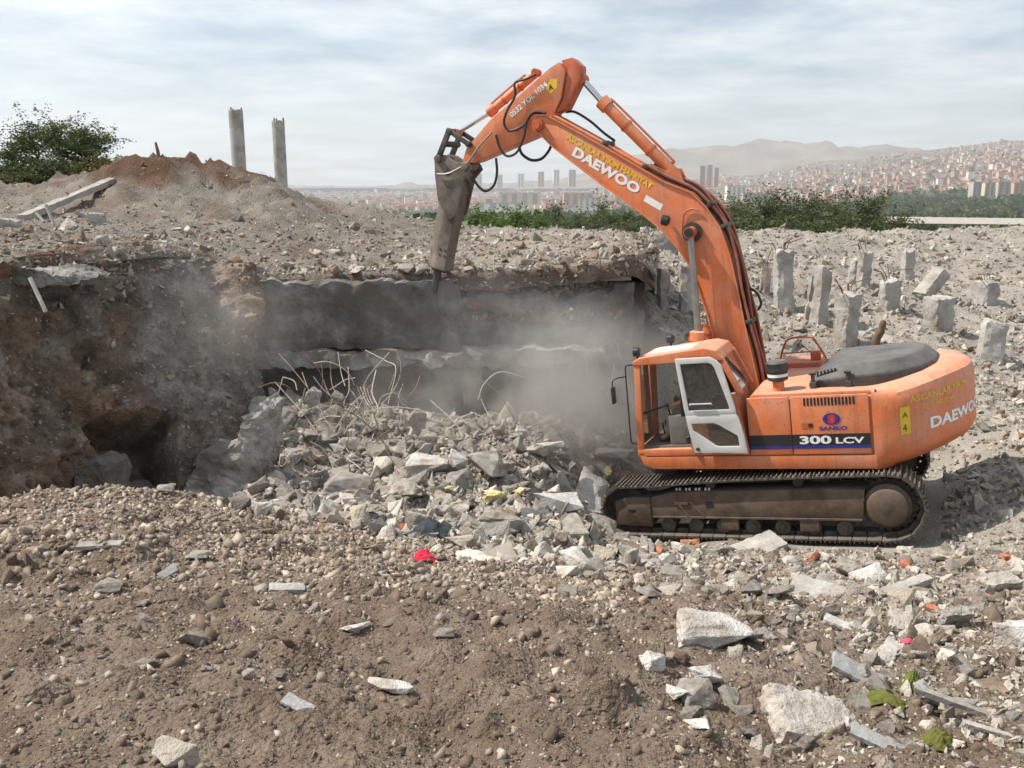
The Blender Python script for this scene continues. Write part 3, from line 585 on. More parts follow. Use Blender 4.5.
for side in (1, -1):
    c = 1.30 * side; outer = 1.52 * side
    m = MB()
    m.prism([(1.6, .34), (1.6, .66), (1.2, .76), (-1.2, .82), (-1.66, .80), (-1.62, .36), (-1.5, .34)], 1.10 * side, outer)
    m.prism([(2.22, .20), (2.20, .60), (1.95, .66), (1.606, .66), (1.606, .17)], 1.08 * side, 1.535 * side)
    fr = m.build("track_frame", FRAME_M, ex, 0.02)
    m = MB(); m.box((-1.6, outer + .001 * side if side > 0 else outer - .02, .335), (1.58, outer + .02 if side > 0 else outer - .001, .362)); m.build("frame_flange", FRAME_M, fr)
    MB().box((.58, min(outer + .002 * side, outer + .006 * side), .52), (.70, max(outer + .002 * side, outer + .006 * side), .61)).build("access_hole", BLACKD, fr); MB().box((1.86, min(1.536 * side, 1.541 * side), .43), (1.98, max(1.536 * side, 1.541 * side), .47)).build("access_hole", BLACKD, fr)
    m = MB(); m.box((.98, min(outer + .002 * side, outer + .02 * side), .56), (1.20, max(outer + .002 * side, outer + .02 * side), .60))
    m.prism([(1.14, .555), (1.10, .555), (.98, .37), (1.03, .37)], outer + .002 * side, outer + .02 * side); m.prism([(.96, .60), (.92, .60), (.72, .37), (.77, .37)], outer + .002 * side, outer + .02 * side); m.build("step_bracket", FRAME_M, fr)
    for k in range(4):
        m = MB(); a = 1.08 - k * .155
        for dd in (0, .055): m.box((a + dd, min(outer - .005 * side, outer - .04 * side), .79), (a + dd + .03, max(outer - .005 * side, outer - .04 * side), .83))
        m.build("bolt_pair", GREYW, fr)
    for k in range(7):
        s_ = 1.35 - k * .45; m = MB(); m.cyl((s_, 1.12 * side, .20), (s_, 1.48 * side, .20), .115, n=18); m.cyl((s_, 1.10 * side, .20), (s_, 1.50 * side, .20), .05, n=10); m.build("track_roller", SHOE, fr)
    for s_, h_ in ((.62, .875), (-.72, .915)):
        m = MB(); m.cyl((s_, 1.14 * side, h_), (s_, 1.47 * side, h_), .075, n=16); m.box((s_ - .05, min(1.2 * side, 1.4 * side), .76), (s_ + .05, max(1.2 * side, 1.4 * side), h_)); m.build("carrier_roller", DARK, fr)
    for s_ in (.35, -.85):
        m = MB(); m.box((s_ - .14, min(1.49 * side, 1.525 * side), .15), (s_ + .14, max(1.49 * side, 1.525 * side), .334)); m.build("roller_guard", FRAME_M, fr, .01)
    m = MB(); m.cyl((1.99, 1.17 * side, .455), (1.99, 1.43 * side, .455), .34, n=28); m.cyl((1.99, 1.10 * side, .455), (1.99, 1.50 * side, .455), .12); m.build("idler_wheel", DARK, fr)
    m = MB(); n_ = 22; V = []
    for l_ in (1.24 * side, 1.36 * side):
        for k in range(n_ * 2): rr = .44 if (k // 1) % 2 else .37; a = math.pi * k / n_; V.append((-1.96 + rr * math.cos(a), l_, .55 + rr * math.sin(a)))
    k2 = n_ * 2; m.add(V, [tuple(range(k2)), tuple(range(2 * k2 - 1, k2 - 1, -1))] + [(i, (i + 1) % k2, (i + 1) % k2 + k2, i + k2) for i in range(k2)])
    sp = m.build("sprocket", DARK, fr, 0, False)
    m = MB(); m.tube([(-1.96, 1.05 * side, .55), (-1.96, 1.46 * side, .55), (-1.96, 1.49 * side, .55), (-1.96, 1.56 * side, .55), (-1.96, 1.575 * side, .55)], [.33, .33, .29, .28, .24], 28); m.build("final_drive", FRAME_M, fr, 0, True)
    for p, t_ in SH:
        o = bpy.data.objects.new("track_shoe", shoe_me); col_link(o, fr); inward = Vector((0, 1, 0)).cross(t_)       # loop runs bottom, rear, top, front
        M3 = Matrix((-t_, Vector((0, 1, 0)), inward)).transposed().to_4x4(); M3.translation = p + Vector((0, c, 0)); o.matrix_local = M3
m = MB(); m.prism([(1.0, .5), (.8, .98), (-.8, .98), (-1.0, .5), (-.7, .38), (.7, .38)], -1.08, 1.08); m.build("car_body", FRAME_M, ex, .02)
m = MB(); m.cyl((0, 0, .97), (0, 0, 1.125), .72, n=40); m.build("slew_ring", DARK, ex)
m = MB(); m.box((1.2, -.9, .72), (1.75, .6, 1.10)); m.build("front_underframe", DARK, ex, .03)

# --- upper structure
m = MB(); m.prism([(1.74, 1.42), (1.66, 1.20), (1.50, 1.13), (-1.86, 1.11), (-1.86, 1.325), (1.60, 1.335), (1.62, 1.42)], -1.47, 1.475); m.build("base_frame", ORANGE, ex, .018)
m = MB(); m.box((-1.84, -1.44, 1.327), (-.06, 1.44, 2.2)); m.prism([(-1.84, 2.201), (-.06, 2.201), (-.14, 2.27), (-1.84, 2.27)], -1.38, 1.38); m.build("engine_housing", ORANGE, ex, .02)
m = MB(); m.box((-.685, 1.442, 1.345), (-.06, 1.482, 2.235)); m.build("side_door", ORANGE, ex, .014)
pd = MB().box((-1.79, 1.442, 1.345), (-.70, 1.482, 2.235)).build("side_door", ORANGE, ex, .014)
m = MB()
for k in range(15): a = -.89 - k * .049; m.box((a - .028, 1.479, 2.09), (a, 1.4865, 2.205))
m.build("vent_slots", BLACKD, pd)
MB().box((-.685, 1.4825, 1.485), (-.062, 1.4865, 1.655)).build("black_stripe", BLACKD, ex); MB().box((-1.79, 1.4825, 1.485), (-.70, 1.4865, 1.655)).build("black_stripe", BLACKD, ex)
MB().box((-.685, 1.4825, 1.435), (-.062, 1.4865, 1.484)).build("blue_stripe", BLUED, ex); MB().box((-1.79, 1.4825, 1.435), (-.70, 1.4865, 1.484)).build("blue_stripe", BLUED, ex)
LX, LH = (-1, 0, 0), (0, 0, 1)
poly_text("300", .165, WHITE, (-.79, 1.487, 1.513), LX, LH, ex, "model_lettering", 1.85, .006)
poly_text("LCV", .125, WHITE, (-1.30, 1.487, 1.513), LX, LH, ex, "model_lettering", 1.75, .004)
poly_text("SANKO", .075, BLUED, (-1.09, 1.483, 1.715), LX, LH, ex, "maker_lettering", 1.55, .003)
def disc(name, c, r0, r1, mat, sx=1.35, a0=0, a1=360, y=1.488):
    n_ = 28; V = []; F = []
    for k in range(n_ + 1):
        a = R(a0 + (a1 - a0) * k / n_); V += [(c[0] + sx * r0 * math.cos(a), y, c[1] + r0 * math.sin(a)), (c[0] + sx * r1 * math.cos(a), y, c[1] + r1 * math.sin(a))]
    for k in range(n_): F.append((2 * k, 2 * k + 1, 2 * k + 3, 2 * k + 2))
    return MB().add(V, F).build(name, mat, ex, 0, False)
disc("emblem_ring", (-1.27, 1.88), .035, .088, BLUED, 1.4); disc("emblem_curve", (-1.27, 1.905), .012, .045, REDD, 1.2, -60, 200, 1.4895); disc("emblem_curve", (-1.27, 1.855), .012, .045, REDD, 1.2, 120, 380, 1.491)
MB().box((-1.0, 1.483, 1.74), (-.84, 1.4855, 1.83)).build("lock_plate", ORANGE_D, ex); MB().box((-1.0, 1.486, 1.765), (-.94, 1.489, 1.815)).build("lock_latch", BLACKD, ex)
# counterweight: lofted along its curved plan
CWP = [(-1.83, 1.475), (-2.0, 1.47), (-2.2, 1.41), (-2.42, 1.27), (-2.65, 1.05), (-2.86, .78), (-3.04, .46), (-3.16, .12), (-3.21, -.25), (-3.17, -.62), (-3.04, -.96), (-2.82, -1.24), (-2.5, -1.42), (-2.2, -1.47), (-1.83, -1.475)]
CW = catmull([(p[0], p[1], 0) for p in CWP], 4); cwl = [0]
for i in range(1, len(CW)): cwl.append(cwl[-1] + (CW[i] - CW[i - 1]).length)
def cw_at(a, h, off=0.0):
    i = max(0, min(len(CW) - 2, int(np.searchsorted(cwl, a)) - 1)); u = (a - cwl[i]) / (cwl[i + 1] - cwl[i]); p = CW[i].lerp(CW[i + 1], u)
    t_ = (CW[min(i + 2, len(CW) - 1)] - CW[max(i - 1, 0)]).normalized(); n_ = Vector((t_.y, -t_.x, 0)); n_ = n_ if n_.dot(Vector((p.x + 1.9, p.y, 0))) > 0 else -n_
    rear = float(ss(1.9, 3.1, -p.x)); htop = 2.25 + .15 * rear; hb = 1.09 + .10 * rear
    prof = [(0, .26), (.10, .08), (.22, .0), (.85, .0), (.95, .035), (1.0, .13)]; f = (h - hb) / (htop - hb)
    ins = np.interp(f, [q[0] for q in prof], [q[1] for q in prof]); p = p - n_ * float(ins) * min(1, .15 + 2.2 * min(a, cwl[-1] - a)) + n_ * off
    return Vector((p.x, p.y, h)), hb, htop
V = []; HF = [0, .05, .10, .16, .22, .4, .6, .75, .85, .90, .95, .98, 1.0]
for f in HF:
    for i in range(len(CW)): _, hb, ht = cw_at(cwl[i], 1.5); V.append(cw_at(cwl[i], hb + f * (ht - hb))[0])
nc = len(CW); F = list(map(tuple, grid_faces(len(HF), nc))) + [tuple(range(nc - 1, -1, -1))]
b0 = len(V); V += [v + Vector((.16 * (1 if v.x < -1.9 else 0), -.16 * v.y / 1.5, .02)) for v in V[(len(HF) - 1) * nc:]]
F += [((len(HF) - 1) * nc + i, (len(HF) - 1) * nc + i + 1, b0 + i + 1, b0 + i) for i in range(nc - 1)] + [tuple(b0 + i for i in range(nc))]
F += [tuple([k * nc for k in range(len(HF))] + [b0] + [b0 + nc - 1] + [k * nc + nc - 1 for k in range(len(HF) - 1, -1, -1)])]
MB().add(V, F).build("counterweight", ORANGE, ex, 0, True, ang=40)
cwt = lambda a0, h0, slope=0.0: (lambda a, b_: cw_at(a0 + a, h0 + b_ + slope * a, .006)[0])
poly_text("DAEWOO", .22, WHITE, (0, 0, 0), LX, LH, ex, "maker_lettering", 1.45, .008, cwt(.84, 1.62, .03))
poly_text("ASCANLAR YIKIM", .125, YELLOW, (0, 0, 0), LX, LH, ex, "firm_lettering", 1.22, .003, cwt(.53, 2.05, .045))
poly_text("0312 460 00 66", .085, YELLOW, (0, 0, 0), LX, LH, ex, "phone_lettering", 1.15, .002, cwt(.74, 1.935, .045))
st = []; nn_ = 6
for i in range(nn_ + 1):
    for h_ in (1.60, 2.00): st.append(cw_at(.37 + .15 * i / nn_, h_, .004)[0])
MB().add(st, [(2 * i, 2 * i + 1, 2 * i + 3, 2 * i + 2) for i in range(nn_)]).build("warning_sticker", YELLOW, ex, 0, False)
poly_text("A", .12, BLACKD, (0, 0, 0), LX, LH, ex, "sticker_mark", 1.0, 0, cwt(.405, 1.84)); poly_text("4", .16, BLACKD, (0, 0, 0), LX, LH, ex, "sticker_mark", .8, 0, cwt(.40, 1.64))
# engine hood
HB_ = [(-.93, 1.02), (-1.70, 1.10), (-2.15, .98), (-2.48, .62), (-2.68, .15), (-2.74, -.45), (-2.55, -.9), (-.98, -.72)]
HT_ = [(-1.36, .86), (-1.74, .92), (-2.08, .80), (-2.34, .48), (-2.50, .08), (-2.54, -.4), (-2.40, -.72), (-1.30, -.62)]
def loft(rings, cap=True):
    n_ = len(rings[0]); V = [p for r_ in rings for p in r_]; F = [(k * n_ + i, k * n_ + (i + 1) % n_, (k + 1) * n_ + (i + 1) % n_, (k + 1) * n_ + i) for k in range(len(rings) - 1) for i in range(n_)]
    if cap: F += [tuple(range(n_ - 1, -1, -1)), tuple((len(rings) - 1) * n_ + i for i in range(n_))]
    return MB().add(V, F)
hood_top = [(x_, y_, 2.60 - .015 * (x_ + 2)) for x_, y_ in HT_]
hood = loft([[(x_, y_, 2.25) for x_, y_ in HB_], [(x_, y_, 2.44 if x_ < -1 else 2.36) for x_, y_ in HB_], hood_top]).build("engine_hood", BLACK, ex, .035, True, 3, 50)
m = MB()
for k in range(6): a = -1.05 - k * .05; m.box((a - .025, .955 - k * .004, 2.415 + k * .008), (a, .985 - k * .004, 2.50 + k * .008))
m.build("hood_vent", BLACKD, hood)
for a in (-1.0, -1.5):
    m = MB(); m.box((a - .04, 1.06, 2.27), (a + .04, 1.13, 2.36)); m.cyl((a, 1.08, 2.36), (a, 1.08, 2.52), .028, n=8); m.tube([(a - .05, 1.09, 2.5), (a + .05, 1.09, 2.5)], .03, 8); m.build("hood_hinge", DARK, hood)
m = MB(); m.tube(catmull([(-1.78, -.80, 2.45), (-1.80, -.80, 2.66), (-1.88, -.78, 2.80), (-1.94, -.76, 2.98)], 5), [.075] * 6 + [.07] * 5 + [.055] * 4 + [.03], 12); m.build("exhaust_pipe", MATS["rusty_steel"], ex)
m = MB(); m.cyl((-.50, 1.13, 2.26), (-.50, 1.13, 2.42), .085, n=20); m.build("intake_stem", ORANGE, ex)
m = MB(); m.tube([(-.50, 1.13, 2.42), (-.50, 1.13, 2.44), (-.50, 1.13, 2.56), (-.50, 1.13, 2.58), (-.50, 1.13, 2.70), (-.50, 1.13, 2.735)], [.11, .15, .15, .165, .165, .13], 24); m.build("air_cleaner_cap", BLACK, ex)
m = MB(); m.cyl((-.50, 1.13, 2.49), (-.50, 1.13, 2.535), .1525, n=24); m.build("cap_band", WHITE, ex)
# right-hand deck, tank and handrail
MB().box((-.05, -1.44, 1.34), (1.1, -.55, 2.12)).build("fuel_tank", ORANGE_D, ex, .03)
MB().box((-.9, -1.42, 2.2), (-.06, -.72, 2.36)).build("deck_box", ORANGE_D, ex, .02)
m = MB(); m.tube(catmull([(-.20, -1.05, 2.36), (-.30, -.95, 2.62), (-.42, -.9, 2.76), (-.76, -.9, 2.76), (-.86, -.95, 2.62), (-.98, -1.0, 2.36)], 4), .018, 6); m.tube([(-.27, -.96, 2.5), (-.92, -.97, 2.5)], .013, 6); m.build("hand_rail", ORANGE_D, ex)
MB().box((-.9, -1.0, 2.36), (-.74, -.86, 2.52)).build("work_lamp_box", ORANGE_D, ex, .01)

# --- cab
CL0, CL1 = .52, 1.475
side_out = [(1.735, 1.345), (1.645, 2.90), (1.48, 2.965), (.50, 3.0), (.375, 2.93), (.08, 2.32), (-.045, 1.345)]
m = MB(); m.prism([(1.735, 1.345), (1.735, 1.46), (-.045, 1.46), (-.045, 1.345)], CL0, CL1); m.build("cab_sill", ORANGE, ex, .015)
def bar(p, q, w_, l0, l1, name, mat=ORANGE, par=ex, bev=.015):
    d = Vector((q[0] - p[0], q[1] - p[1])); n_ = Vector((-d.y, d.x)).normalized() * (w_ / 2)
    return MB().prism([(p[0] + n_.x, p[1] + n_.y), (q[0] + n_.x, q[1] + n_.y), (q[0] - n_.x, q[1] - n_.y), (p[0] - n_.x, p[1] - n_.y)], l0, l1).build(name, mat, par, bev)
for l0, l1 in ((1.385, 1.475), (.52, .60)):
    bar((1.685, 1.462), (1.60, 2.86), .10, l0, l1, "front_pillar"); bar((.275, 2.88), (.02, 2.30), .085, l0, l1, "rear_pillar")
MB().prism([(.10, 2.315), (-.045, 1.462), (.86, 1.462), (.80, 1.98), (.42, 2.315)], 1.40, 1.47).build("cab_side_panel", ORANGE, ex, .01)
MB().prism([(.10, 2.315), (-.045, 1.462), (.05, 1.462), (.17, 2.315)], .525, 1.395).build("cab_rear_panel", ORANGE, ex, .01)
MB().prism([(.97, 1.98), (.93, 2.86), (.87, 2.86), (.90, 1.98)], 1.39, 1.465).build("centre_pillar", BLACKD, ex, .01)
MB().prism([(.95, 1.48), (.90, 2.86), (.80, 2.86), (.84, 1.48)], .53, .60).build("far_pillar", BLACKD, ex, .01)
# roof with rounded rim
ro = [(1.665, 2.835), (1.66, 2.90), (1.55, 2.955), (1.0, 3.01), (.50, 3.05), (.32, 3.0), (.235, 2.87), (.25, 2.835)]
m = MB(); m.prism(ro, .50, 1.49); m.build("cab_roof", ORANGE, ex, .05, True, 4, 50)
MB().prism([(1.48, 2.972), (1.42, 2.992), (.66, 3.035), (.60, 3.03), (.60, 3.02), (1.48, 2.96)], .68, 1.30).build("roof_hatch", GREYW, ex, .008)
MB().add([(.265, .60, 2.86), (.265, 1.39, 2.86), (.035, 1.39, 2.33), (.035, .60, 2.33)], [(0, 1, 2, 3)]).build("rear_window", GLASSD, ex)
MB().add([(1.665, .60, 2.83), (1.665, 1.385, 2.83), (1.72, 1.385, 1.47), (1.72, .60, 1.47)], [(0, 1, 2, 3)]).build("windscreen", GLASS, ex)
MB().add([(1.58, .56, 2.83), (.36, .56, 2.83), (.12, .56, 2.32), (.12, .56, 1.47), (1.66, .56, 1.47)], [(0, 1, 2, 3, 4)]).build("far_side_window", GLASS, ex)
# door, swung open and folded back along the side
DO = [(.93, 2.93), (.40, 2.93), (.30, 2.87), (.235, 2.80), (.04, 1.96), (-.055, 1.42), (.76, 1.44), (.83, 1.87)]
DI = [(.855, 2.845), (.43, 2.845), (.37, 2.82), (.335, 2.76), (.17, 2.17), (.165, 2.11), (.79, 2.11), (.805, 2.3)]
DL = [(.775, 1.905), (.40, 1.905), (.40, 1.904), (.065, 1.70), (.06, 1.535), (.40, 1.535), (.41, 1.536), (.76, 1.80)]
m = MB(); D1 = [(.93, 2.93), (.40, 2.93), (.30, 2.87), (.235, 2.80), (.077, 2.12), (.074, 2.04), (.85, 2.04), (.862, 2.12)]
m.frame(D1, DI, 1.60, 1.655)
D2 = [(.85, 2.0385), (.074, 2.0385), (.04, 1.98), (-.02, 1.70), (-.055, 1.42), (.36, 1.432), (.76, 1.44), (.83, 1.87)]
DL = [(.765, 1.905), (.42, 1.905), (.34, 1.87), (.075, 1.70), (.06, 1.535), (.36, 1.535), (.42, 1.55), (.75, 1.80)]
m.frame(D2, DL, 1.60, 1.655)
door = m.build("cab_door", GREYW, ex, .012, True)
MB().prism(DI, 1.622, 1.628).build("door_window", GLASSD, door); MB().prism(DL, 1.622, 1.628).build("door_window", GLASS, door)
MB().tube([(.76, 1.675, 2.20), (.76, 1.69, 2.22), (.42, 1.69, 2.22), (.42, 1.675, 2.20)], .012, 6).build("door_handle", GREYW, door)
MB().tube([(.70, 1.655, 1.50), (.70, 1.668, 1.50)], .03, 12).build("door_lock", DARK, door)
for h_ in (2.75, 1.62): MB().cyl((.88, 1.53, h_ - .05), (.88, 1.53, h_ + .05), .035, n=10).build("door_hinge", DARK, door)
# screen guard, mirror, lamps, wiper
m = MB(); m.tube(catmull([(1.66, 1.42, 2.84), (1.79, 1.42, 2.83), (1.815, 1.42, 2.70), (1.83, 1.42, 2.2), (1.845, 1.42, 1.62), (1.80, 1.42, 1.555), (1.72, 1.42, 1.55)], 4), .013, 6); m.tube(catmull([(1.66, .6, 2.84), (1.79, .6, 2.83), (1.815, .6, 2.70), (1.83, .6, 2.2), (1.845, .6, 1.62), (1.72, .6, 1.55)], 4), .013, 6); m.build("screen_guard", BLACKD, ex)
m = MB(); m.tube(catmull([(1.80, 1.43, 2.66), (1.92, 1.52, 2.66), (2.0, 1.56, 2.62), (2.01, 1.57, 2.5)], 4), .012, 6); m.box((1.985, 1.50, 2.26), (2.02, 1.64, 2.52)); m.build("side_mirror", BLACKD, ex, .006)
for (s_, l_, h_) in ((1.60, 1.38, 2.99), (1.25, .62, 3.06)):
    m = MB(); m.cyl((s_, l_, h_ - .08), (s_, l_, h_), .02, n=8); m.tube([(s_ - .06, l_, h_ + .05), (s_ - .03, l_, h_ + .05), (s_ + .05, l_, h_ + .05), (s_ + .055, l_, h_ + .05)], [.05, .075, .08, .07], 14); m.build("work_lamp", BLACKD, ex)
bar((1.64, 2.02), (1.18, 2.16), .035, 1.34, 1.37, "cab_lever", BLACKD, ex, .004)
# interior
MB().box((-.02, .56, 1.462), (1.66, 1.38, 1.50)).build("cab_floor", INTER, ex)
m = MB(); m.box((.54, .72, 1.78), (1.08, 1.24, 1.90)); m.box((.62, .78, 1.50), (.98, 1.18, 1.80)); m.prism([(.62, 1.88), (.46, 2.58), (.34, 2.56), (.48, 1.88)], .74, 1.22); m.prism([(.45, 2.60), (.42, 2.76), (.34, 2.75), (.36, 2.59)], .86, 1.10); m.build("driver_seat", SEATM, ex, .04)
for l_ in (.66, 1.28): MB().box((.74, l_ - .07, 1.5), (1.22, l_ + .07, 1.98)).build("control_console", INTER, ex, .03); 
for l_ in (.66, 1.28): MB().tube([(1.19, l_, 1.97), (1.22, l_, 2.10), (1.25, l_, 2.16)], [.012, .014, .026], 8).build("joystick", BLACKD, ex)
m = MB()
for l_ in (.90, 1.06): m.tube([(1.36, l_, 1.5), (1.38, l_, 1.62), (1.40, l_, 1.80)], .014, 6); m.box((1.26, l_ - .06, 1.50), (1.46, l_ + .06, 1.53))
m.build("travel_pedal", BLACKD, ex)

# --- boom, arm, cylinders
BO = [(3.39, 6.99), (3.29, 7.06), (3.11, 7.04), (2.87, 6.88), (2.14, 6.36), (1.50, 5.88), (1.17, 5.64), (.76, 5.42), (.54, 5.15), (.35, 4.80), (.23, 4.32), (.16, 3.78), (.10, 3.24), (.03, 2.74), (-.04, 2.2), (-.02, 1.85), (.12, 1.68), (.36, 1.68)]
BI = [(.52, 1.85), (.56, 2.23), (.58, 2.74), (.63, 3.13), (.70, 3.48), (.81, 3.92), (.91, 4.26), (1.07, 4.56), (1.27, 4.84), (1.49, 5.07), (1.80, 5.37), (2.28, 5.78), (3.05, 6.50), (3.24, 6.73), (3.37, 6.85)]
boom = MB().prism(BO + BI, -.27, .27).build("boom", ORANGE, ex, .012)
m = MB()
for seg in (BO[1:16], BI[1:15]):                                  # flange plates standing proud of the side plates
    for s_ in (1, -1):
        n_ = len(seg); V = []
        for i, p in enumerate(seg):
            q = Vector(seg[min(i + 1, n_ - 1)]) - Vector(seg[max(i - 1, 0)]); q = Vector((-q.y, q.x)).normalized()
            cen = Vector((1.0, 4.5)) if seg is BO else None
            for a_, l_ in ((-.012, .27), (.012, .27), (.012, .30), (-.012, .30)): V.append((p[0] + q.x * a_, l_ * s_, p[1] + q.y * a_))
        F = [(4 * i + k, 4 * i + (k + 1) % 4, 4 * i + 4 + (k + 1) % 4, 4 * i + 4 + k) for i in range(n_ - 1) for k in range(4)] + [(0, 1, 2, 3), tuple(4 * (n_ - 1) + k for k in (3, 2, 1, 0))]
        m.add(V, F)
m.build("boom_flange", ORANGE, boom, 0, False)
m = MB(); m.cyl((3.27, -.36, 6.90), (3.27, .34, 6.90), .10, n=20); m.cyl((3.27, .34, 6.90), (3.27, .37, 6.90), .065, n=16); m.build("boom_tip_pin", ORANGE_D, boom)
m = MB(); m.cyl((.80, -.56, 4.79), (.80, .56, 4.79), .075, n=18); m.cyl((.80, .28, 4.79), (.80, .34, 4.79), .16, n=24); m.build("lift_pin", DARK, boom)
xd = Vector((1.72 - 2.72, 0, 5.74 - 6.52)); yd = Vector((-xd.z, 0, xd.x)); yd = yd if yd.z > 0 else -yd
bx = Vector((2.68 - 1.75, 0, 6.34 - 5.64)).normalized() * -1; byv = Vector((bx.z, 0, -bx.x)); byv = byv if byv.z > 0 else -byv
poly_text("DAEWOO", .215, WHITE, (2.735, .272, 6.325), bx, byv, boom, "maker_lettering", 1.33, .010, None, 0, 1.03)
poly_text("ASCANLAR YIKIM HAFRIYAT", .135, YELLOW, (2.80, .272, 6.60), bx, byv, boom, "firm_lettering", 1.0, .005)
MB().prism([(1.51, 5.48), (1.245, 5.285), (1.30, 5.195), (1.565, 5.39)], .2705, .2735).build("white_sticker", WHITE, boom)
m = MB(); m.cyl((1.17, .30, 5.02), (1.17, .46, 5.02), .028, n=8); m.tube([(1.13, .42, 5.0), (1.15, .42, 5.01), (1.24, .42, 5.05), (1.25, .42, 5.05)], [.05, .085, .085, .05], 14); m.build("boom_lamp", BLACKD, boom)
AO = [(4.88, 6.48), (4.61, 6.48), (3.29, 6.76), (3.01, 7.03), (2.84, 7.28), (2.70, 7.70), (2.80, 7.86), (2.97, 7.80), (3.60, 7.46), (4.20, 7.15), (4.74, 6.74)]
arm = MB().prism(AO, -.19, .19).build("arm", ORANGE, ex, .012)
MB().prism([(2.98, 7.06), (2.82, 7.27), (2.69, 7.72), (2.78, 7.885), (2.58, 7.90), (2.44, 7.74), (2.47, 7.52), (2.78, 7.10)], -.15, .15).build("arm_rear_lug", ORANGE_D, arm, .02)
poly_text("0532 YOL 1034", .13, WHITE, (3.78, .1925, 7.115), (-.875, 0, .485), (.485, 0, .875), arm, "phone_lettering", 1.0, .003)
MB().prism([(2.98, 7.62), (3.10, 7.48), (3.02, 7.38), (2.88, 7.46), (2.86, 7.60)], .1905, .1935).build("yellow_sticker", YELLOW, arm)
poly_text("A", .12, BLACKD, (3.03, .1945, 7.44), (-1, 0, .1), (.1, 0, 1), arm, "sticker_mark", 1.0, .004)
def ram(name, a, c, e, rb, rr_, l, par=ex, rodm=CHROME, headl=.16):
    a, c, e = (Vector((q[0], l, q[1])) for q in (a, c, e)); d = (c - a).normalized()
    o = MB().tube([a, a + d * .03, c - d * headl, c - d * (headl - .01), c, c + d * .015], [rb * .9, rb, rb, rb * 1.28, rb * 1.28, rb * .8], 20).build(name + "_barrel", ORANGE, par)
    MB().cyl(c + d * .016, e, rr_, n=16).build("rod", rodm, o)
    MB().cyl(e - Vector((0, rb * 1.1, 0)), e + Vector((0, rb * 1.1, 0)), rr_ * 1.7, n=14).build("pin_eye", ORANGE_D, o); MB().cyl(a - Vector((0, rb * 1.2, 0)), a + Vector((0, rb * 1.2, 0)), rb * .85, n=14).build("pin_eye", ORANGE_D, o)
    side_ = d.cross(Vector((0, 1, 0))); side_ = side_ if side_.z > 0 else -side_
    m = MB(); m.tube(catmull([a + d * .2 + side_ * rb * 1.1, a + d * .25 + side_ * rb * 1.4, c - d * .3 + side_ * rb * 1.4, c - d * .1 + side_ * rb * 1.3], 4), .02, 6)
    for f in (.33, .66): q = a.lerp(c, f); m.tube([q - d * .02, q + d * .02], rb * 1.13, 18)
    m.build("oil_line", ORANGE_D, o); return o
ram("arm_cylinder", (1.06, 5.74), (2.19, 7.13), (2.49, 7.54), .10, .052, 0)
m = MB()
for s_ in (1, -1): m.prism([(1.30, 5.70), (1.14, 5.86), (.98, 5.84), (.84, 5.46)], .115 * s_, .155 * s_)
m.build("cylinder_bracket", ORANGE, boom)
ram("bucket_cylinder", (3.30, 7.80), (4.30, 7.29), (4.97, 7.06), .075, .04, 0)
for s_ in (1, -1): ram("boom_cylinder", (1.02, 1.42), (.83, 3.17), (.80, 4.79), .105, .055, .43 * s_, ex, RODG)
# hammer linkage
m = MB()
for s_ in (1, -1):
    for p, q, wd in (((5.02, 7.08), (5.30, 6.66), .10), ((5.0, 7.08), (4.66, 6.80), .085)):
        d = Vector((q[0] - p[0], q[1] - p[1])); n_ = Vector((-d.y, d.x)).normalized() * wd * .5; e_ = d.normalized() * .05
        m.prism([(p[0] - e_.x + n_.x, p[1] - e_.y + n_.y), (q[0] + e_.x + n_.x, q[1] + e_.y + n_.y), (q[0] + e_.x - n_.x, q[1] + e_.y - n_.y), (p[0] - e_.x - n_.x, p[1] - e_.y - n_.y)], .21 * s_, .26 * s_)
for p in ((5.01, 7.08), (5.30, 6.66), (4.66, 6.80), (5.13, 6.88)): m.cyl((p[0], -.28, p[1]), (p[0], .28, p[1]), .055, n=14)
m.build("linkage", DARK, ex, .006)
# hydraulic hammer
m = MB()
for s_ in (1, -1): m.prism([(5.34, 6.74), (5.40, 6.60), (5.43, 6.35), (5.44, 5.92), (5.28, 5.50), (5.10, 5.62), (4.96, 5.95), (4.84, 6.22), (4.66, 6.36), (4.72, 6.50), (4.94, 6.52), (5.14, 6.68)], .195 * s_, .235 * s_)
m.box((5.0, -.195, 5.95), (5.40, .195, 6.2)); m.cyl((4.78, -.3, 6.42), (4.78, .3, 6.42), .07); m.cyl((5.30, -.3, 6.64), (5.30, .3, 6.64), .07)
hb_ = m.build("hammer_bracket", HAMM, ex, .012)
A_, B_ = Vector((5.20, 0, 6.12)), Vector((5.76, 0, 4.66)); ax = (B_ - A_).normalized(); e1 = Vector((0, 1, 0)).cross(ax); e1 = e1 if e1.x > 0 else -e1
sec = [(-.235, .16), (-.215, .18), (.0, .19), (.02, .185), (.215, .06), (.23, .04), (.23, -.04), (.215, -.06), (.02, -.185), (.0, -.19), (-.215, -.18), (-.235, -.16)]
rings = [[A_ + ax * t_ + e1 * (a * k) + Vector((0, b_ * k, 0)) for a, b_ in sec] for t_, k in ((0, .85), (.06, 1.0), (.5, 1.0), (.52, .97), (1.38, .93), (1.42, .99), (1.52, .99), (1.545, .9))]
hm = loft(rings).build("hammer_housing", HAMM, ex, 0, True, 2, 30)
m = MB()
for t_ in (1.15, 1.25, .3): 
    for k in (-.16, -.06): q = A_ + ax * t_ + e1 * k + Vector((0, .168, 0)); m.cyl(q, q + Vector((0, .012, 0)), .022, n=10)
m.build("housing_bolts", DARK, hm)
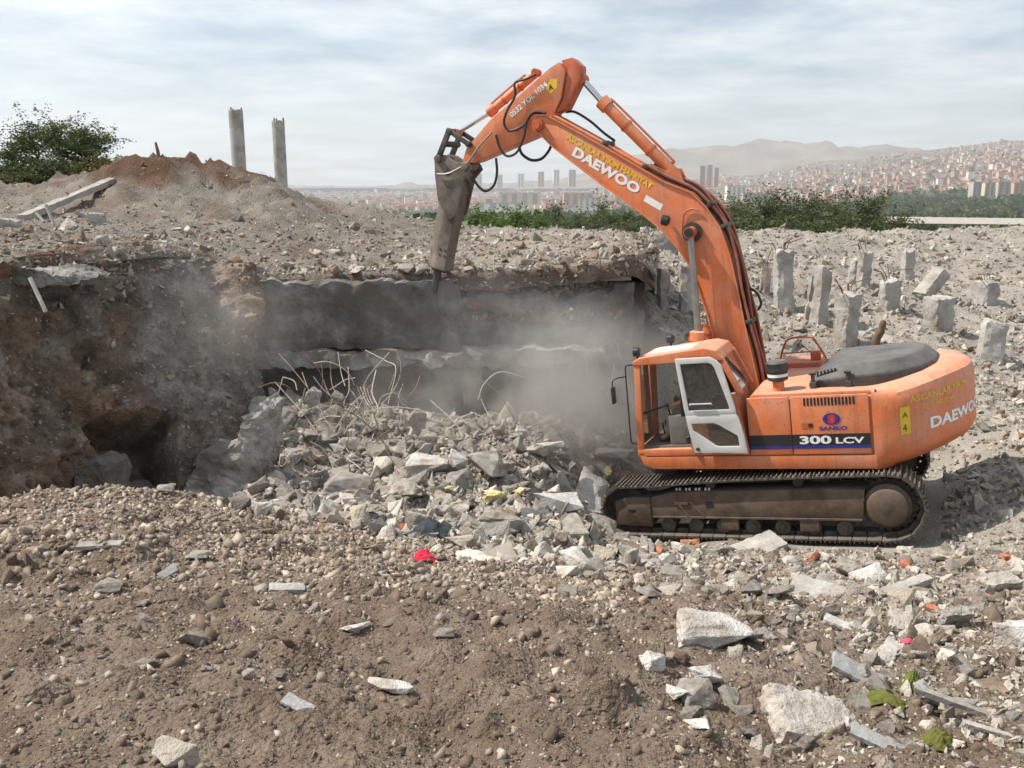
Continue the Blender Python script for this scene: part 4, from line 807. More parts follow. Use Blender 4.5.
m = MB(); m.tube([B_ - ax * .1, B_ + ax * .25, B_ + ax * .42, B_ + ax * .50], [.075, .075, .06, .02], 16); m.build("chisel", DARK, ex)
# hoses along the back of the boom and at the arm
boomtop = [BO[i] for i in range(5, 16)]
pipe_m = mat_plain("pipe_orange_brown", (0.30, 0.085, 0.045), 0.5, 0.1, 0.3, 8, dust=0.3)
for k, l_ in enumerate((-.24, -.17, -.10, -.03, .04, .11, .18, .245)):
    off = .05 + .035 * (k % 3); P = []
    for i, p in enumerate(boomtop):
        q = Vector(boomtop[min(i + 1, len(boomtop) - 1)]) - Vector(boomtop[max(i - 1, 0)]); n_ = Vector((q.y, -q.x)).normalized(); n_ = n_ if n_.dot(Vector((p[0] - 1.6, p[1] - 3.8))) > 0 else -n_
        P.append((p[0] + n_.x * (off + .02 * math.sin(i * 1.7 + k)), l_ + .02 * math.sin(i + k * 2), p[1] + n_.y * (off + .02 * math.sin(i * 1.7 + k))))
    MB().tube(catmull(P, 4), .026 if k % 3 else .032, 7).build("boom_hose", pipe_m if k % 3 else RUBBER, boom)
for i in (3, 4, 7):
    p = boomtop[i]; q = Vector(boomtop[i + 1]) - Vector(boomtop[i - 1]); d = q.normalized() * .035; n_ = Vector((q.y, -q.x)).normalized(); n_ = n_ if n_.dot(Vector((p[0] - 1.6, p[1] - 3.8))) > 0 else -n_
    MB().prism([(p[0] + d.x, p[1] + d.y), (p[0] - d.x, p[1] - d.y), (p[0] - d.x + n_.x * .13, p[1] - d.y + n_.y * .13), (p[0] + d.x + n_.x * .13, p[1] + d.y + n_.y * .13)], -.28, .295).build("hose_clamp", DARK, boom, .01)
for l_ in (-.12, .16):                     # rigid pipes on the straight boom top
    P = [(BO[i][0] + .03, l_, BO[i][1] + .06) for i in (2, 3, 4, 5, 6)]; MB().tube(catmull(P, 4), .028, 7).build("boom_pipe", ORANGE, boom)
    for i in (4, 5): MB().box((BO[i][0] - .05, l_ - .06, BO[i][1] + .02), (BO[i][0] + .05, l_ + .06, BO[i][1] + .10)).build("pipe_clamp", DARK, boom, .01)
for pts, r_, l_, mt in (
  ([(536,74),(526,79),(515,83),(515,96),(507,111),(504,123),(510,131),(524,125),(532,114),(543,113)], .022, .27, RUBBER),
  ([(546,113),(534,112),(527,121),(524,136),(517,152),(507,156),(500,148),(496,135)], .022, .30, RUBBER),
  ([(519,146),(522,154),(531,160),(541,159),(548,152),(551,146)], .026, .05, RUBBER),
  ([(496,158),(497,172),(494,185),(486,191),(479,187),(472,177)], .024, .16, RUBBER),
  ([(492,132),(478,148),(468,162),(456,170),(446,174),(437,174)], .018, .28, RODG),
  ([(566,112),(575,112),(590,121),(604,133),(615,141)], .022, -.2, RUBBER),
  ([(735,288),(745,287),(756,292),(761,303),(758,310)], .022, .05, RUBBER),
  ([(686,182),(700,190),(714,204),(722,215)], .022, .1, RUBBER),
  ([(682,232),(684,214),(692,209),(700,211)], .014, .30, ORANGE_D)):
    MB().tube(catmull([ml(a, b_, l_) for a, b_ in pts], 5), r_, 8).build("hydraulic_hose", mt, ex)

# --- operator at the controls
def skin_body(name, pts, edges, rad, mat, parent, lvl=2):
    me = bpy.data.meshes.new(name); me.from_pydata(pts, edges, []); me.materials.append(mat); o = col_link(bpy.data.objects.new(name, me), parent)
    sk = o.modifiers.new("skin", 'SKIN'); sv = me.skin_vertices[0].data
    for i, r_ in enumerate(rad): sv[i].radius = (r_, r_) if not isinstance(r_, tuple) else r_
    sv[0].use_root = True; sb = o.modifiers.new("sub", 'SUBSURF'); sb.levels = lvl; sb.render_levels = lvl
    me.polygons.foreach_set("use_smooth", [True] * len(me.polygons)); sk.use_smooth_shade = True
    return o
SKIN = mat_plain("skin", (0.42, 0.22, 0.14), 0.6, 0, 0.1); SHIRT = mat_plain("blue_shirt", (0.035, 0.05, 0.09), 0.9, 0, 0.2); TROUS = mat_plain("khaki_trousers", (0.33, 0.27, 0.20), 0.95, 0, 0.15)
per = tag(empty("person", mloc(.76, .98, 1.93), MM), "person in a dark blue shirt sitting at the levers inside the orange cab", "person")
bp = [(0,0,.06),(0,0,.25),(.02,0,.42),(.03,0,.56),(.05,0,.66),(.06,0,.76),(.07,0,.84),
      (.03,.19,.52),(.12,.27,.28),(.38,.29,.20),(.45,.29,.18),(.03,-.19,.52),(.12,-.27,.28),(.38,-.29,.20),(.45,-.29,.18),
      (.02,.10,.05),(.42,.13,.06),(.56,.12,-.34),(.68,.12,-.38),(.02,-.10,.05),(.42,-.13,.06),(.56,-.12,-.34),(.68,-.12,-.38)]
be = [(0,1),(1,2),(2,3),(3,4),(4,5),(5,6),(3,7),(7,8),(8,9),(9,10),(3,11),(11,12),(12,13),(13,14),(0,15),(15,16),(16,17),(17,18),(0,19),(19,20),(20,21),(21,22)]
brd = [(.15,.12),(.14,.11),(.16,.11),(.13,.09),(.06,.06),(.085,.095),(.07,.08),.07,.05,.038,.035,.07,.05,.038,.035,.09,.075,.05,.045,.09,.075,.05,.045]
body = skin_body("body", bp, be, brd, SKIN, per)
skin_body("shirt", [bp[i] for i in (0,1,2,3,7,8,11,12)] + [(.05,0,.60)], [(0,1),(1,2),(2,3),(3,4),(4,5),(3,6),(6,7),(3,8)], [(.165,.135),(.155,.125),(.175,.125),(.14,.10),.085,.065,.085,.065,.07], SHIRT, per)
skin_body("trousers", [bp[i] for i in (0,15,16,17,19,20,21)], [(0,1),(1,2),(2,3),(0,4),(4,5),(5,6)], [(.165,.13),.105,.09,.065,.105,.09,.065], TROUS, per)
for s_ in (1, -1):      # hands closed on the joysticks
    m = MB()
    for k in range(4): y0 = s_ * .29; m.tube(catmull([(.45, y0, .19 + k * .001), (.50 - k * .006, y0 + s_ * (.02), .205 - k * .021), (.525 - k * .006, y0, .20 - k * .021), (.51 - k * .006, y0 - s_ * .025, .195 - k * .021)], 3), .0095, 6)
    m.tube(catmull([(.44, y0 - s_ * .01, .20), (.47, y0 - s_ * .035, .225), (.505, y0 - s_ * .03, .23)], 3), .0105, 6); m.build("fingers", SKIN, per)
m = MB(); m.tube([(.055, 0, .80), (.05, 0, .86), (.05, 0, .93), (.055, 0, .96)], [.105, .105, .085, .03], 14); m.build("hair", SEATM, per)
m = MB(); m.tube([(.15, 0, .80), (.178, 0, .775), (.15, 0, .765)], [.01, .016, .008], 8)
for s_ in (1, -1): m.tube([(.05, .092 * s_, .77), (.05, .105 * s_, .785), (.045, .092 * s_, .81)], [.01, .018, .012], 6)
m.build("nose_and_ears", SKIN, per)
# ---------------------------------------------------------------- far valley, hills, city
FY = np.array([60, 150, 300, 700, 1200, 2000, 3000, 4500, 6500, 9000, 14000.])
FC = {-900: [430,300,246,236,228,217,208,200,195,191,188], 560: [430,300,246,236,228,217,208,200,195,191,188],
      750: [430,300,246,236,227,213,204,191,176,176,184], 840: [430,300,246,234,226,209,197,178,160,166,182],
      920: [430,300,246,232,224,204,189,166,150,158,180], 1024: [430,300,246,230,221,200,181,156,140,146,176], 1900: [430,300,240,226,212,188,160,128,112,126,170]}
_fp = np.array(sorted(FC)); _ft = np.array([FC[k] for k in sorted(FC)], float)
def far_py(px, Y):
    px = np.asarray(px, float); ly = np.log(np.asarray(Y, float)); cols = np.stack([np.interp(ly, np.log(FY), r) for r in _ft], -1)
    i = np.clip(np.searchsorted(_fp, px) - 1, 0, len(_fp) - 2); t = np.clip((px - _fp[i]) / (_fp[i + 1] - _fp[i]), 0, 1); t = t * t * (3 - 2 * t)
    a = np.take_along_axis(cols, i[..., None], -1)[..., 0]; b_ = np.take_along_axis(cols, (i + 1)[..., None], -1)[..., 0]
    return a + (b_ - a) * t
def at_v(px, py, Y):
    u = (px - 512) / FPX; v = (384 - py) / FPX; dy_ = math.cos(PITCH) + math.sin(PITCH) * v; dz_ = -math.sin(PITCH) + math.cos(PITCH) * v
    return u * Y / dy_, Y + 0 * u, CAMZ + dz_ * Y / dy_
def far_pt(px, Y):
    x_, y_, z_ = at_v(px, far_py(px, Y), Y); k = np.clip((Y - 200) / 800, 0, 1)
    return x_, y_, z_ + k * (0.004 * np.minimum(Y, 5000) * fbm(x_ / 700, y_ / 700, 0, 4, 500))
pxs = np.linspace(-900, 1900, 260); Ys = np.geomspace(60, 15500, 240); PX, YY = np.meshgrid(pxs, Ys); X, Y_, Z_ = far_pt(PX, YY)
m, N, L, B = nmat("valley_ground"); g = N.new("ShaderNodeNewGeometry"); a = N.new("ShaderNodeAttribute"); a.attribute_name = "zone"
f1 = noise(N, L, g.outputs["Position"], 0.004, 6, 0.6); f2 = noise(N, L, g.outputs["Position"], 0.03, 4, 0.6)
green = ramp(N, L, f1, [(0.3, (0.025, 0.042, 0.018)), (0.55, (0.040, 0.060, 0.026)), (0.78, (0.13, 0.115, 0.07))]); tan = ramp(N, L, f2, [(0.3, (0.16, 0.135, 0.11)), (0.7, (0.27, 0.225, 0.18))])
sp = N.new("ShaderNodeSeparateColor"); L.new(a.outputs["Color"], sp.inputs[0]); L.new(mixc(N, L, sp.outputs["Red"], green, tan), B.inputs["Base Color"]); B.inputs["Roughness"].default_value = 1; B.inputs["Specular IOR Level"].default_value = 0
zr = np.clip(ss(2300, 3000, YY) * 0.75 + 0.3 * fbm(X / 500, Y_ / 500, 0, 3, 510) * ss(900, 2000, YY), 0, 1)
tag(np_obj("valley", np.c_[X.ravel(), Y_.ravel(), Z_.ravel()], grid_faces(*PX.shape)[:, ::-1], [m], smooth=True, attrs={"zone": np.c_[zr.ravel(), zr.ravel(), zr.ravel()]}), kind="structure")
# mountains
MPX = [-1200, 300, 480, 540, 575, 610, 650, 690, 730, 765, 800, 835, 870, 910, 960, 1030, 1200, 2100]; MPY = [189, 189, 187, 183, 174, 163, 153, 147, 143, 140.5, 139.5, 142, 147, 151, 155, 158, 165, 170]
pm = np.linspace(-1200, 2100, 520); rows = []; prof = [(8200, 0.0), (8500, .22), (8800, .5), (9100, .78), (9400, 1.0), (10000, .6), (11000, 0)]
ry = np.interp(np.linspace(0, 1, 50), np.linspace(0, 1, 7), [p[0] for p in prof]); rh = np.interp(np.linspace(0, 1, 50), np.linspace(0, 1, 7), [p[1] for p in prof])
PM, RY = np.meshgrid(pm, ry); _, RH = np.meshgrid(pm, rh); crest = at_v(pm, np.interp(pm, MPX, MPY), 9400.0 + 0 * pm)[2][None] ; base = -60.0
xm = (PM - 512) / FPX * RY * 1.02
zm = base + (crest - base) * RH; zm = zm + RH * (70 * fbm(xm / 700, RY / 700, 0, 5, 520) - 110 * np.abs(fbm(xm / 380, RY / 600, 0, 4, 530)) + 25)
mm = mat_rock("dry_hills", (0.14, 0.10, 0.07), (0.22, 0.16, 0.115), (0.32, 0.25, 0.19), 0.003, 0.02, 0.0, 1.0)
tag(np_obj("hills", np.c_[xm.ravel(), RY.ravel(), zm.ravel()], grid_faces(*PM.shape)[:, ::-1], [mm], smooth=True), kind="structure")

# houses of the city: shared prototypes
WALLC = [(0.66, 0.55, 0.42), (0.52, 0.31, 0.23), (0.76, 0.70, 0.62), (0.42, 0.23, 0.17), (0.50, 0.43, 0.38), (0.62, 0.40, 0.29)]; ROOFC = [(0.30, 0.14, 0.10), (0.27, 0.24, 0.22)]
WM_ = [mat_plain("facade", c, 0.9, 0, 0.06, 0.05) for c in WALLC]; RM_ = [mat_plain("roof_cover", c, 0.9, 0, 0.1, 0.05) for c in ROOFC]
GLZ = mat_plain("window_dark", (0.17, 0.16, 0.155), 0.3)
def bld_geo(hip, over=.04):
    V = [(-.5,-.5,-.6),(.5,-.5,-.6),(.5,.5,-.6),(-.5,.5,-.6),(-.5,-.5,.85),(.5,-.5,.85),(.5,.5,.85),(-.5,.5,.85)]
    F = [(0,1,5,4),(1,2,6,5),(2,3,7,6),(3,0,4,7),(4,5,6,7)]; o = .5 + over
    V += [(-o,-o,.851),(o,-o,.851),(o,o,.851),(-o,o,.851)] + ([(-.22,0,1.08),(.22,0,1.08)] if hip else [(-o,-o,.95),(o,-o,.95),(o,o,.95),(-o,o,.95)])
    R_ = [(8,9,13,12),(10,11,12,13),(9,10,13),(11,8,12),(8,11,10,9)] if hip else [(8,9,13,12),(9,10,14,13),(10,11,15,14),(11,8,12,15),(12,13,14,15),(8,11,10,9)]
    return V, F, R_
protos = []
for hip in (True, False):
    for wi in range(6):
        V, F, R_ = bld_geo(hip); me = bpy.data.meshes.new("apartment_house"); me.from_pydata(V, [], F + R_)
        me.materials.append(WM_[wi]); me.materials.append(RM_[0 if hip else 1]); me.polygons.foreach_set("material_index", [0] * len(F) + [1] * len(R_)); protos.append((me, V, F, R_, hip, wi))
rng = np.random.default_rng(21); nb = 5200
bpx = np.where(rng.random(nb) < .68, rng.uniform(600, 1250, nb), rng.uniform(240, 620, nb)); bY = np.where(bpx > 640, rng.uniform(2300, 6300, nb), np.exp(rng.uniform(np.log(2700), np.log(9000), nb)))
den = fbm(bpx / 60, np.log(bY) * 9, 0, 2, 540); keep = (den > -.30) & ~((bpx > 860) & (bpx < 1100) & (bY < 2500)) & ~((bpx > 835) & (bY > 5200) & (rng.random(nb) < .6)); bpx, bY = bpx[keep], bY[keep]; nb = len(bpx)
bx_, by_, bz_ = far_pt(bpx, bY); bw = rng.uniform(10, 22, nb) * (bY / 3600) ** .35; bd = rng.uniform(11, 18, nb); tall = rng.random(nb) < .06
bh = np.where(tall, rng.uniform(22, 36, nb), rng.uniform(8, 16, nb)); bk = rng.integers(0, 6, nb) + 6 * ((tall) | (rng.random(nb) < .25)); br = rng.uniform(-.5, .5, nb)
order = np.argsort(-(bw * bh / bY ** 2)); lab_city = ["low house with a reddish roof among the far city blocks", "tall pale tower block rising above the far city roofs", "flat-roofed house among the far city blocks"]
for n_, i in enumerate(order[:290]):
    me, hip = protos[bk[i]][0], protos[bk[i]][4]; o = col_link(bpy.data.objects.new("tower_block" if tall[i] else "apartment_house", me)); o.location = (bx_[i], by_[i], bz_[i]); o.rotation_euler = (0, 0, br[i]); o.scale = (bw[i], bd[i], bh[i])
    wc = ["cream", "brownish pink", "whitish", "brick-brown", "greyish", "salmon"][protos[bk[i]][5]]; sz_ = "wide" if bw[i] > 19 else ("narrow" if bw[i] < 14 else "plain")
    sec = "left of the hammer" if bpx[i] < 436 else ("between hammer and boom" if bpx[i] < 560 else ("behind the boom" if bpx[i] < 700 else ("right of the boom" if bpx[i] < 800 else ("low on the right hillside" if bY[i] < 3200 else ("halfway up the right hillside" if bY[i] < 4500 else "high on the right hillside")))))
    tag(o, f"{sz_} {wc} " + ("tower block" if tall[i] else ("red-roofed house" if hip else "flat-roofed house")) + f" in the city {sec}", "tower" if tall[i] else "house", ("tower blocks of the far city" if tall[i] else ("red-roofed houses of the far city" if hip else "flat-roofed houses of the far city")))
Vs = {}; 
for i in order[290:]:
    me, V, F, R_, hip, wi = protos[bk[i]]; c_, s_ = math.cos(br[i]), math.sin(br[i]); V = np.array(V) * (bw[i], bd[i], bh[i]); V = np.c_[V[:, 0] * c_ - V[:, 1] * s_ + bx_[i], V[:, 0] * s_ + V[:, 1] * c_ + by_[i], V[:, 2] + bz_[i]]
    Vs.setdefault((hip, wi), []).append(V)
VV = []; F4 = []; F3 = []; M4 = []; M3 = []; base_ = 0
for (hip, wi), lst in Vs.items():
    V0, F, R_ = bld_geo(hip)
    for V in lst:
        VV.append(V)
        for f in F: F4.append([q + base_ for q in f]); M4.append(wi)
        for f in R_: (F4 if len(f) == 4 else F3).append([q + base_ for q in f]); (M4 if len(f) == 4 else M3).append(6 if hip else 7)
        base_ += len(V)
tag(np_obj("city", np.concatenate(VV), [np.array(F4), np.array(F3)], WM_ + RM_, mi=M4 + M3), "dense mass of small far houses filling the valley and hillside", kind="stuff")
# bigger blocks that can be told apart
def block(name, px, pyb, pyt, wpx, Y, wi, lab, group=None, bays=3, cat="building"):
    b_ = at(px, pyb, Y); t_ = at(px, pyt, Y); w_ = wpx / FPX * Y; h = t_[2] - b_[2] + 6; root = tag(empty(name, (b_[0], b_[1], b_[2] - 6)), lab, cat, group); root.rotation_euler = (0, 0, random.uniform(-.25, .25))
    MB().box((-w_ / 2, -8, 0), (w_ / 2, 8, h)).build("wall", WM_[wi], root, 0, False); MB().box((-w_ / 2 - .4, -8.4, h + .01), (w_ / 2 + .4, 8.4, h + 1.2)).build("roof", RM_[1], root, 0, False)
    for k in range(bays):
        a0 = -w_ / 2 + w_ * (k + .25) / bays; nf = max(2, int(h / 3.2))
        for f in range(2, nf): MB().box((a0, -8.12, f * 3.2 + .9), (a0 + w_ * .5 / bays, -7.95, f * 3.2 + 2.5)).build("window", GLZ, root, 0, False)
for k, (px, pb, pt, wp, Y, wi) in enumerate([(974,197,182,9,2000,4),(987,197,183,10,2050,0),(1002,197,182,11,2000,4),(1017,196,183,10,2050,5)]):
    block("apartment_block", px, pb, pt, wp, Y, wi, ["leftmost", "second", "third", "rightmost"][k] + " slab block in the short row above the dark wood at right", "slab blocks above the right-hand wood", 2)
for k, (px, pb, pt, wp, Y, wi) in enumerate([(702,172,166,5,4200,3),(709,172,165,5,4200,1),(716,172,168,4,4300,3)]):
    block("tower_block", px, pb + 14, pt, wp, Y, wi, ["leftmost", "middle", "rightmost"][k] + " brown tower of the three behind the boom's bend", "three brown towers behind the boom", 1, "tower")
for k, (px, pb, pt, wp, Y, wi) in enumerate([(572,182,170,7,5400,4),(556,182,170,6,5500,2),(541,182,172,6,5500,5),(479,183,174,6,5600,0),(466,183,175,4,5700,2),(521,183,174,6,5600,2),(500,183,175,5,5600,0)]):
    block("tower_block", px, pb + 4, pt, wp, Y, wi, "pale tower block in the skyline " + ["nearest under the boom text", "second left of the boom text", "third left of the boom text", "just right of the hammer", "touching the hammer's right side", "below the loops of hose", "between the hose loops and the hammer"][k], "skyline towers between hammer and boom", 2, "tower")
for k, (px, pb, pt, wp, Y, wi, lab) in enumerate([(520,200,193,40,3000,0,"long low pinkish housing row left of the boom"),(578,200,193,30,3000,5,"low brown housing row under the boom lettering"),(590,204,198,22,2500,2,"white flat hall at the edge of the green belt"),(500,206,203,50,2300,2,"long white shed roof behind the green bushes"),(735,196,186,20,2600,2,"white hall with a column right of the boom's bend"),(760,200,193,36,2500,4,"grey factory hall right of the boom"),(630,200,191,30,3000,5,"brown housing row hidden partly by the boom")]):
    block("hall", px, pb + 4, pt, wp, Y, wi, lab, None, 4)
# bare brown field patch and road
rd = []
for px in np.linspace(868, 1500, 40):
    for (dyy, py) in ((-26, 224.6), (8, 218.6), (9, 218.2), (9, 224)): rd.append(at(px, py + (px - 1024) * .012, 400 + dyy))
V = np.array(rd); nsec = len(V) // 4
ro_ = tag(empty("road", V[0]), kind="structure")
F = [(4 * i + k, 4 * i + 4 + k, 4 * i + 4 + (k + 1) % 4, 4 * i + (k + 1) % 4) for i in range(nsec - 1) for k in range(4)]
MB().add(V - V[0], F).build("road_deck", MATS["concrete_pale"], ro_, 0, False)
for px in range(880, 1060, 22):
    p = at(px, 218.4 + (px - 1024) * .012, 408) - V[0]; MB().tube([p, p + np.array([0, 0, 1.6])], .18, 6).build("post", DARK, ro_)
# ragged columns behind the mound
for i, (px0, px1, pt, Y, wp, lab) in enumerate([(235.5, 240, 110, 44, 13.5, "tall round concrete column with ragged top, left of the pair behind the mound"), (278, 283, 121, 46, 12.0, "round concrete column with ragged top, right of the pair behind the mound")]):
    p = at(px0, pt, Y); r_ = wp / 2 / FPX * Y; hgt = p[2] - 1.0; n_ = 26; V = []
    for k, h in enumerate(np.linspace(0, hgt, 30)):
        for q in range(n_):
            a = 2 * math.pi * q / n_; top_ = (0.22 * float(perlin(math.cos(a) * 2, math.sin(a) * 2, i * 3.3, 8)) if k == 29 else 0); rr = r_ * (1.0 + .01 * float(perlin(a * 3, h, i)))
            V.append((rr * math.cos(a), rr * math.sin(a), h + top_))
    F = list(map(tuple, grid_faces(30, n_, True))) + [tuple(29 * n_ + q for q in range(n_))]
    o = MB().add(V, F).build("concrete_column", MATS["concrete_pale"], None, 0, True); o.location = (p[0], Y, 1.0); tag(o, lab, "column", "pair of columns behind the mound")
    for q in range(3):
        a = q * 2.1; MB().tube([(r_ * .8 * math.cos(a), r_ * .8 * math.sin(a), hgt - .3), (r_ * .85 * math.cos(a), r_ * .85 * math.sin(a), hgt + random.uniform(.05, .15))], .04, 5).build("rebar_stub", MATS["rusty_steel"], o)
# ---------------------------------------------------------------- rubble
mat_rock('soil_crumb', (0.12, 0.088, 0.066), (0.175, 0.133, 0.103), (0.24, 0.19, 0.15), 4.0, 50, .6, .01, tint='tint')
def hull_mesh(npts, seed, flat=1.0, sub=0, amp=0.0, ball=False):
    r = np.random.default_rng(seed); P = r.uniform(-1, 1, (npts, 3)); P = P / np.maximum(np.abs(P).max(1, keepdims=True), .3) * r.uniform(.6, .95, (npts, 1));
    if ball: P = r.normal(size=(npts, 3)); P /= np.linalg.norm(P, axis=1, keepdims=True)
    P[:, 2] *= flat; P[:, 0] *= r.uniform(.9, 1.35)
    bm = bmesh.new()
    for p in P: bm.verts.new(p)
    res = bmesh.ops.convex_hull(bm, input=bm.verts); bmesh.ops.delete(bm, geom=[v for v in bm.verts if not v.link_faces], context='VERTS')
    if sub:
        bmesh.ops.bevel(bm, geom=list(bm.edges), offset=.05, segments=1, affect='EDGES', clamp_overlap=True)
        bmesh.ops.triangulate(bm, faces=bm.faces)
        for _ in range(sub): bmesh.ops.subdivide_edges(bm, edges=[e for e in bm.edges if e.calc_length() > .22], cuts=1); bmesh.ops.triangulate(bm, faces=bm.faces)
        co = np.array([v.co for v in bm.verts]); d = fbm(co[:, 0] * 1.6, co[:, 1] * 1.6, co[:, 2] * 1.6, 4, seed, .6) * amp
        for v, q, c in zip(bm.verts, d, co): v.co = Vector(c * (1 + q))
    bmesh.ops.triangulate(bm, faces=bm.faces); bmesh.ops.recalc_face_normals(bm, faces=bm.faces); bm.verts.ensure_lookup_table(); bm.verts.index_update()
    V = np.array([v.co[:] for v in bm.verts]); F = np.array([[v.index for v in f.verts] for f in bm.faces]); bm.free(); return V, F
SMALL = [hull_mesh(int(8 + s % 4), 900 + s, .5 + .09 * (s % 5)) for s in range(14)]
MEDIUM = [hull_mesh(int(9 + s % 4), 950 + s, .5 + .1 * (s % 4), 1, .16) for s in range(10)]
def rot_rand(n, r, tilt=1.0):
    q = r.normal(size=(n, 4)); q[:, 0] += (1 - tilt) * 3; q /= np.linalg.norm(q, axis=1, keepdims=True); w_, x_, y_, z_ = q.T
    return np.stack([np.stack([1 - 2 * (y_**2 + z_**2), 2 * (x_*y_ - z_*w_), 2 * (x_*z_ + y_*w_)], -1), np.stack([2 * (x_*y_ + z_*w_), 1 - 2 * (x_**2 + z_**2), 2 * (y_*z_ - x_*w_)], -1), np.stack([2 * (x_*z_ - y_*w_), 2 * (y_*z_ + x_*w_), 1 - 2 * (x_**2 + y_**2)], -1)], 1)
def stones(name, P, size, tints, mat, label, seed, sink=0.25, big=.075):
    r = np.random.default_rng(seed); n = len(P); Rm = rot_rand(n, r); k = np.where(size > big, len(SMALL) + r.integers(0, len(MEDIUM), n), r.integers(0, len(SMALL), n)); VV = []; FF = []; TT = []; base = 0
    tc_ = tints[r.integers(0, len(tints), n)] * r.uniform(.75, 1.2, (n, 1))
    for j, (V, F) in enumerate(SMALL + MEDIUM):
        s = np.where(k == j)[0]
        if not len(s): continue
        an = r.uniform(.6, 1.35, (len(s), 1, 3)); W = np.einsum('nij,nvj->nvi', Rm[s], V[None] * an) * size[s][:, None, None] + P[s][:, None, :]; W[..., 2] += (size[s] * (.5 - sink * 1.6))[:, None]
        VV.append(W.reshape(-1, 3)); FF.append((F[None] + (np.arange(len(s)) * len(V))[:, None, None]).reshape(-1, 3) + base); TT.append(np.repeat(tc_[s], len(V), axis=0)); base += len(s) * len(V)
    return tag(np_obj(name, np.concatenate(VV), np.concatenate(FF), [MATS[mat]], smooth=mat in ('pebble', 'soil_crumb'), attrs={"tint": np.concatenate(TT)}), label, kind="stuff")
def psize(n, a, b_, r, alpha=2.2):
    u = r.random(n); return (a ** -alpha + u * (b_ ** -alpha - a ** -alpha)) ** (-1 / alpha)
def px2x(px, Y, z): return (px - 512) / FPX * (Y * math.cos(PITCH) + (CAMZ - z) * math.sin(PITCH))
TAN = np.array([(1.0, .95, .87), (.85, .8, .73), (1.25, 1.2, 1.12), (.7, .62, .54), (1.1, 1.08, 1.05), (.95, .93, .9)]); GREY = np.array([(1, .98, .95), (1.15, 1.12, 1.08), (.8, .78, .75), (.95, .88, .78), (1.3, 1.28, 1.25), (.7, .62, .55)]); 
PIT = np.vstack([GREY, [(1.2, 1.2, 1.2), (.95, .95, .95)]]); UPC = np.vstack([GREY, [(.85, .7, .55), (.7, .55, .42)]])
r = np.random.default_rng(5)
def zone_low(n, p0, p1, y0, y1, power=1.0):
    px = r.uniform(p0, p1, n); Y = y0 * (y1 / y0) ** (r.random(n) ** power); x_ = px2x(px, Y, GA(px2x(px, Y, 1.5), Y)); return x_, Y
def low_pts(x_, Y): return np.c_[x_, Y, GA(x_, Y)]
def free(x_, y_): return mach_flat(x_, y_) < .55
x_, Y = zone_low(34000, -170, 1190, 2.4, 11.6, 1.0); cl = fbm(x_ * .8, Y * .8, 0, 3, 601) + .25 * ss(5, 8, Y) - .05; k = r.random(len(x_)) < np.clip(.55 + cl * 1.6, .12, 1); x_, Y = x_[k], Y[k]
stones("gravel", low_pts(x_, Y), psize(len(x_), .005, .055, r, 2.0) * np.clip(Y / 5, .7, 1.6), TAN, "pebble", "tan pebbles and crumbs strewn over the foreground soil", 31)
x_, Y = zone_low(13000, -170, 1190, 2.4, 11.0, 1.0); stones('clods', low_pts(x_, Y), psize(len(x_), .012, .09, r, 2.0) * np.clip(Y / 6, .7, 1.4), np.array([(1, 1, 1), (.85, .85, .85), (1.1, 1.1, 1.1)]), 'soil_crumb', 'brown crumbs and small clods of the foreground soil', 41, .35)
x_, Y = zone_low(9000, -170, 620, 6.4, 11.4, .6); kq = r.random(len(x_)) < ss(6.0, 8.5, Y + 1.2 * fbm(x_ * .7, Y * .7, 0, 2, 620)); x_, Y = x_[kq], Y[kq]; stones("gravel", low_pts(x_, Y), psize(len(x_), .018, .075, r, 1.9), TAN, "pebble", "dense tan gravel along the crest of the foreground slope", 32)
x_, Y = zone_low(14000, 430, 1230, 6.2, 13.8, .6); g_ = px2x(620, Y, 1.0); k = (r.random(len(x_)) < ss(-1.5, 1.5, x_ - (3.2 - (Y - 6.2) * .62) + fbm(x_, Y, 0, 2, 610))) & free(x_, Y); x_, Y = x_[k], Y[k]
stones("rubble", low_pts(x_, Y), psize(len(x_), .018, .13, r, 1.8), GREY, "concrete_rubble", "grey broken concrete crumbs in front of and around the excavator tracks", 33)
x_, Y = zone_low(15000, 235, 700, 9.0, 17.6, .85); k = free(x_, Y) & (r.random(len(x_)) < ss(9.2, 11.6, Y + .25 * x_ + 1.2 * fbm(x_ * .9, Y * .9, 0, 2, 615))); x_, Y = x_[k], Y[k]
stones("rubble", low_pts(x_, Y), psize(len(x_), .024, .20, r, 1.9), PIT, "concrete_rubble", "pale concrete rubble filling the pit below the wall", 34, .15)
x_, Y = zone_low(16000, 640, 1270, 13.2, 36, .9); k = free(x_, Y) & (x_ > np.interp(Y, [14, 17, 18, 26], [0, 2.6, 3.0, 3.6])); x_, Y = x_[k], Y[k]
stones("rubble", low_pts(x_, Y), psize(len(x_), .035, .19, r, 1.9), GREY, "concrete_rubble", "grey rubble covering the field of column stumps", 35)
n = 17000; px = r.uniform(-140, 700, n); Y = 12 * (31 / 12) ** r.random(n); x_ = px2x(px, Y, 4.0); k = (Y > edgeB(x_) + .03) & (x_ < 3.6); x_, Y = x_[k], Y[k]; zz_ = GB(x_, Y)
stones("rubble", np.c_[x_, Y, zz_], psize(len(x_), .022, .15, r, 1.9) * (1 - .5 * ss(4.1, 4.7, zz_)), UPC, "concrete_rubble", "stones and concrete crumbs strewn over the plateau and the mound", 36)
xe_ = r.uniform(-8.5, 3.0, 2600); ye = edgeB(xe_) + np.abs(r.normal(0, .45, 2600)) * np.clip(.6 + 1.5 * fbm(xe_ * 1.1, 0 * xe_, 0, 2, 630), .1, 2) + .06
